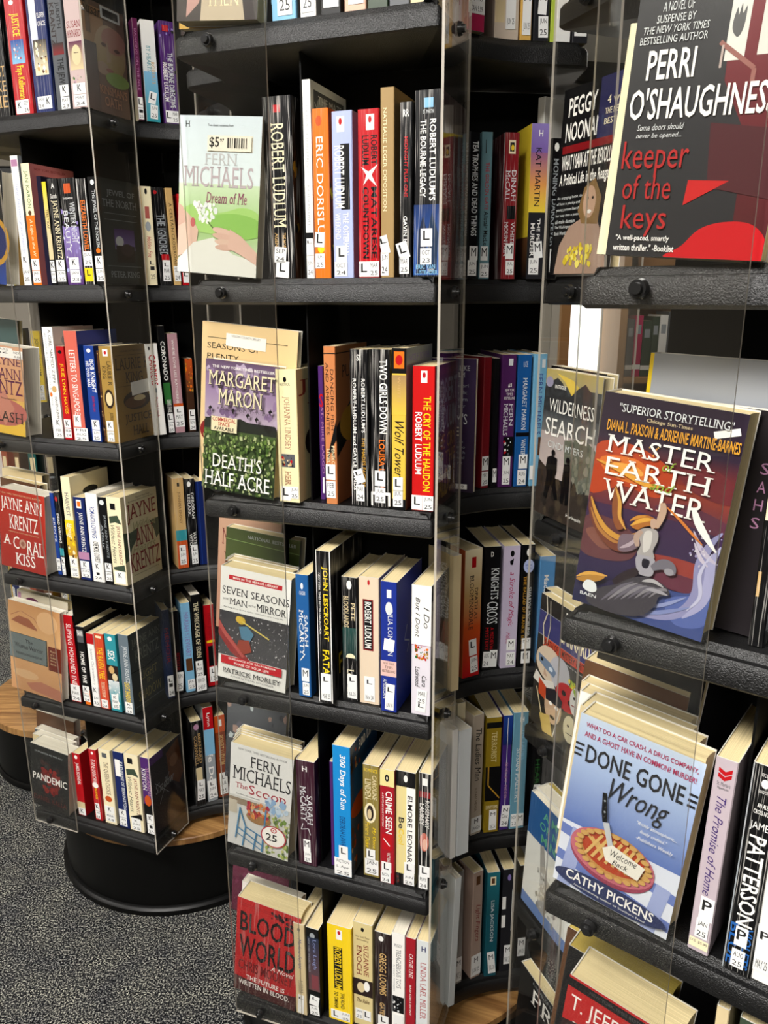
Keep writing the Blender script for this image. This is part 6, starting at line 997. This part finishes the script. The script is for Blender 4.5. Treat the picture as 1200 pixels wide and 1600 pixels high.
face(P0, 3, 863, 1043, 1172, .028, 'light blue paperback with a knife standing in a cherry pie on checked cloth', LP, 'l',
     [('r', 0, 0, 1, .14, (.56, .66, .80), (.46, .58, .80)), ('r', 0, .14, 1, .62, (.46, .58, .80), (.10, .17, .46)), ('r', 0, .62, 1, 1, (.70, .74, .84), (.74, .78, .86)),
      ('p', [(0, .64), (1, .74), (1, .80), (0, .70)], (.14, .2, .5)), ('p', [(0, .80), (1, .90), (1, .96), (0, .86)], (.14, .2, .5)), ('p', [(.1, .64), (.22, .65), (.16, 1), (.04, 1)], (.34, .4, .66)), ('p', [(.84, .72), (.96, .73), (.90, 1), (.78, 1)], (.34, .4, .66)), ('p', [(.3, .9), (.45, .92), (.4, 1), (.26, 1)], (.34, .4, .66)),
      ('h', 'WHAT DO A CAR CRASH, A DRUG COMPANY,', .06, .035, .96, .065, (.42, .03, .1), 1), ('h', 'AND A GHOST HAVE IN COMMON? MURDER!', .06, .085, .96, .115, (.42, .03, .1), 1),
      ('h', 'DONE GONE', .1, .15, .9, .25, 'x', 1), ('l', [(.0, .165), (.075, .165)], .0022, 'x'), ('l', [(.0, .195), (.07, .195)], .0022, 'x'), ('l', [(.0, .225), (.065, .225)], .0022, 'x'), ('l', [(.93, .175), (.995, .175)], .0022, 'x'), ('l', [(.93, .205), (.995, .205)], .0022, 'x'), ('l', [(.93, .235), (.99, .235)], .0022, 'x'),
      ('h', 'Wrong', .28, .27, .84, .43, 'x', 0, .45), ('e', .46, .72, .36, .15, (.30, .05, .09), 34), ('e', .46, .705, .36, .14, (.52, .14, .18), 34), ('e', .47, .69, .31, .125, (.50, .26, .07), 34), ('e', .47, .685, .27, .105, (.42, .05, .015), 34)] +
     [('l', [(.22+.05*i, .63-.01*abs(i-4)+.04), (.38+.055*i, .755-.012*abs(i-4))], .0026, (.62, .38, .12)) for i in range(8)] + [('l', [(.24+.06*i, .75), (.36+.055*i, .60)], .0026, (.66, .42, .14)) for i in range(7)] +
     [('e', .47+.30*cos(a*.2617), .69+.12*sin(a*.2617), .035, .014, (.58, .34, .10), 8, None) for a in range(24)] +
     [('p', [(.30, .36), (.335, .355), (.37, .47), (.38, .51), (.34, .52), (.32, .47)], 'k'), ('p', [(.345, .52), (.395, .51), (.48, .66), (.485, .70), (.44, .67)], (.5, .52, .54)), ('e', .33, .40, .008, .006, 's'), ('e', .345, .46, .008, .006, 's'),
      ('p', [(.38, .66), (.46, .62), (.74, .66), (.70, .745), (.6, .74), (.42, .72)], (.8, .77, .68)), ('h', 'Welcome', .44, .645, .68, .685, 'k', 0, .3), ('h', 'Back', .48, .695, .62, .725, 'k', 0, .3),
      ('h', '"Richly atmospheric...', .60, .42, .93, .445, 'w', 0, .25), ('h', 'finely crafted."', .64, .46, .86, .485, 'w', 0, .25), ('h', '-Publishers Weekly', .62, .50, .92, .525, 'w', 0, .25),
      ('e', .5, .915, .48, .062, (.02, .03, .1), 34), ('h', 'CATHY PICKENS', .12, .875, .88, .93, 'w', 1), ('h', 'Award-winning author of Southern Fried', .2, .942, .82, .958, 'w')], d=.106, hh=.174, off=.004, tip=-1, roll=-5)
behind(P0, 3, 863, 1043, [1140, 1116, 1100, 1064], [.034, .020, .018, .034], ['e', 'w', 'e', 'n'], LP, .036, tip=-1, roll=-5)
put_face(P0, 3, 893, 1048, 1120, .014, 'black book with white capitals standing at the left rear of the pie cover stack', 'k', off=.125, d=.105, hh=.196, group=GF, front=[('r', 0, 0, 1, 1, 'k'), ('h', '#1 NEW YORK', .1, .05, .5, .08, 's'), ('h', 'JAMES', .08, .14, .6, .3, 's')])
face(P0, 4, 850, 1040, 1560, .044, 'thick red paperback with white capitals, seen from above at the bottom edge', LP, (.45, .015, .015),
     [('r', 0, 0, 1, 1, (.48, .015, .015)), ('r', 0, .015, 1, .07, 'k'), ('h', 'NEW YORK TIMES BESTSELLING', .2, .03, .8, .05, 'S'), ('h', 'T. JEFFERSON', .05, .11, .98, .24, 'w'), ('h', 'PARKER', .1, .28, .9, .5, 'w'), ('p', [(0, .3), (.3, .26), (.8, .3), (1, .4), (.6, .5), (0, .5)], (.03, .01, .01))], d=.106, hh=.176, off=.004, tip=-1, roll=-5)
behind(P0, 4, 850, 1040, [1530, 1500], [.036, .02], ['k', 'n'], LP, .05, pages='pagesg', tip=-1, roll=-5)
# the loose books leaning in the recess
def loose(x, y, z, rz, lean, th, h, d, look, col, pages='pages', name='paperback_book', tip=0, **kw):
    r = make_book(name, look, th, h, d, col, pages=pages, group='loose books in the recess', **kw)
    r.location = (x, y, z); r.rotation_euler = (radians(tip), radians(lean), radians(rz)); return r
def at_px(px, py, z):
    """plan point on the level z seen at a photo position"""
    d = _f+_x*((px-600)/FPX)+_u*((800-py)/FPX); k = (z-CAMH)/d.z; return d.x*k, d.y*k
z = lipz(2)+LIPH+.0008; p = at_px(722, 772, z)
loose(p[0]-.035, p[1]-.002, z, 100-20, 0, .012, .168, .1, 'dark violet book showing its white-lettered back, at the recess end of the third tray', 'p',
      back=(.03, .012, .06), backops=[('r', 0, 0, 1, 1, (.035, .014, .07), (.02, .01, .03)), ('h', 'A LUDLUM NOVEL IS LIKE', .1, .05, .85, .09, 'z', 2), ('h', 'WATCHING GRAND FILM', .1, .1, .8, .14, 'z', 2)] + blurb(.1, .17, .88, 4, .05, 's', 5) + [('h', "LUDLUM'S", .3, .40, .8, .48, 'z', 2), ('h', 'CODE', .42, .5, .7, .57, 'c', 1)] + blurb(.1, .6, .88, 4, .045, 's', 9) + [('r', .35, .92, .8, .97, 'w')]) if 0 else None
r = make_book('paperback_book', 'dark violet book showing its white-lettered back, at the recess end of the third tray', .0085, .176, .105, 'p', group='loose books in the recess',
      front=[('r', 0, 0, 1, 1, (.03, .012, .06), (.018, .008, .025)), ('h', 'A LUDLUM NOVEL IS LIKE', .1, .05, .92, .085, 'z', 2), ('h', 'WATCHING GRAND FILM', .1, .1, .86, .135, 'z', 2)] + blurb(.1, .18, .92, 4, .05, 's', 5) + [('h', "LUDLUM'S", .4, .40, .9, .48, 'z', 2), ('h', 'CODE', .5, .5, .8, .57, 'c', 1)] + blurb(.1, .6, .9, 5, .04, 's', 9) + [('s', .1, .8, .7, .97, 12, [(.1, .03, .06), (.02, .02, .03)], .04, 4), ('r', .55, .935, .92, .975, 'w'), ('h', 'USA 9.99', .58, .945, .88, .965, 'k')])
_q = TLm.w(.068, .1855); r.location = (_q[0], _q[1], lipz(2)+LIPH+.001); r.rotation_euler = (0, 0, TLm.h-pi/2)
for (row, xl, xr, yt, look, c, lean) in ((3, 704, 717, 868, 'tan book pushed out beyond its neighbours, fourth tray of the recess right of centre tower', 'e', 0), (4, 703, 712, 1140, 'thin white book with its foot over the tray edge, fifth recess tray', 'w', 0), (4, 713, 732, 1140, 'white book beside the thin one whose foot overhangs the fifth recess tray', 'z', 0), (5, 700, 710, 1362, 'pale grey book at the left end of the lowest recess tray', 'z', 2)):
    put_spine(MC, row, xl, xr, yt, look, c, off=-.020, d=.06, lean=lean, group='loose books in the recess', pages='pagesw')
# --- farthest tower, seen beyond the left one
def ringbook(k, ang, th, h, look, c, ops=(), lb=(), r0=.150):
    a = radians(ang); r = make_book('paperback_book', look, th, h, .052, c, spine=ops, labels=lb, group='books on the farthest tower')
    r.location = (JC[0]+r0*sin(a), JC[1]-r0*cos(a), lipz(k)+.031); r.rotation_euler = (0, 0, a)
JL = ['brown', 'yellow black-lettered', 'white', 'dark teal', 'gold', 'rust red', 'black', 'navy']
JCc = ['n', 'y', 'w', (.01, .08, .07), (.5, .33, .06), (.25, .05, .02), 'k', 'B']
for k in range(1, 6):
    for i in range(8):
        j = (i*3+k*5) % 8
        if k == 4 and i == 5: j = 1
        ringbook(k, -62+i*16, .017+.003*((i+k) % 3), .168+.006*((i*k) % 3), '%s spine, %s from left, %s of the farthest tower' % (JL[j], ORD[i], TRN[k].replace(' down', '')), JCc[j],
                 ([('t', 'JOHN GRISHAM', .3, .1, .75, .62, 'k', 1)] if j == 1 else [('r', .2, .2, .8, .45, 'e'), ('r', .2, .5, .8, .53, 's')]), st('K', 'JUN 25', .76, .97))
for k, z in ((2, .645), (3, .985)):
    x = -.26; R = random.Random(k); i = 0
    while x < .24 and i < 12:
        th = R.uniform(.026, .038); c = R.choice(['S', (.5, .02, .1), 'S', 'u', 'x', 'R', 'w', 'a'])
        r = make_book('hardback_book', 'bookcase volume %s from left, on its %s shelf from the floor' % (ORD[i], {2: 'third', 3: 'fourth'}[k]), th, R.uniform(.21, .27), .16, c, spine=[('r', .2, .15, .8, .3, 's'), ('r', 0, .8, 1, .88, 'w')], group='hardbacks in the oak bookcase')
        r.location = (1.26+x+th/2, 3.33, z+.001); x += th+.001; i += 1
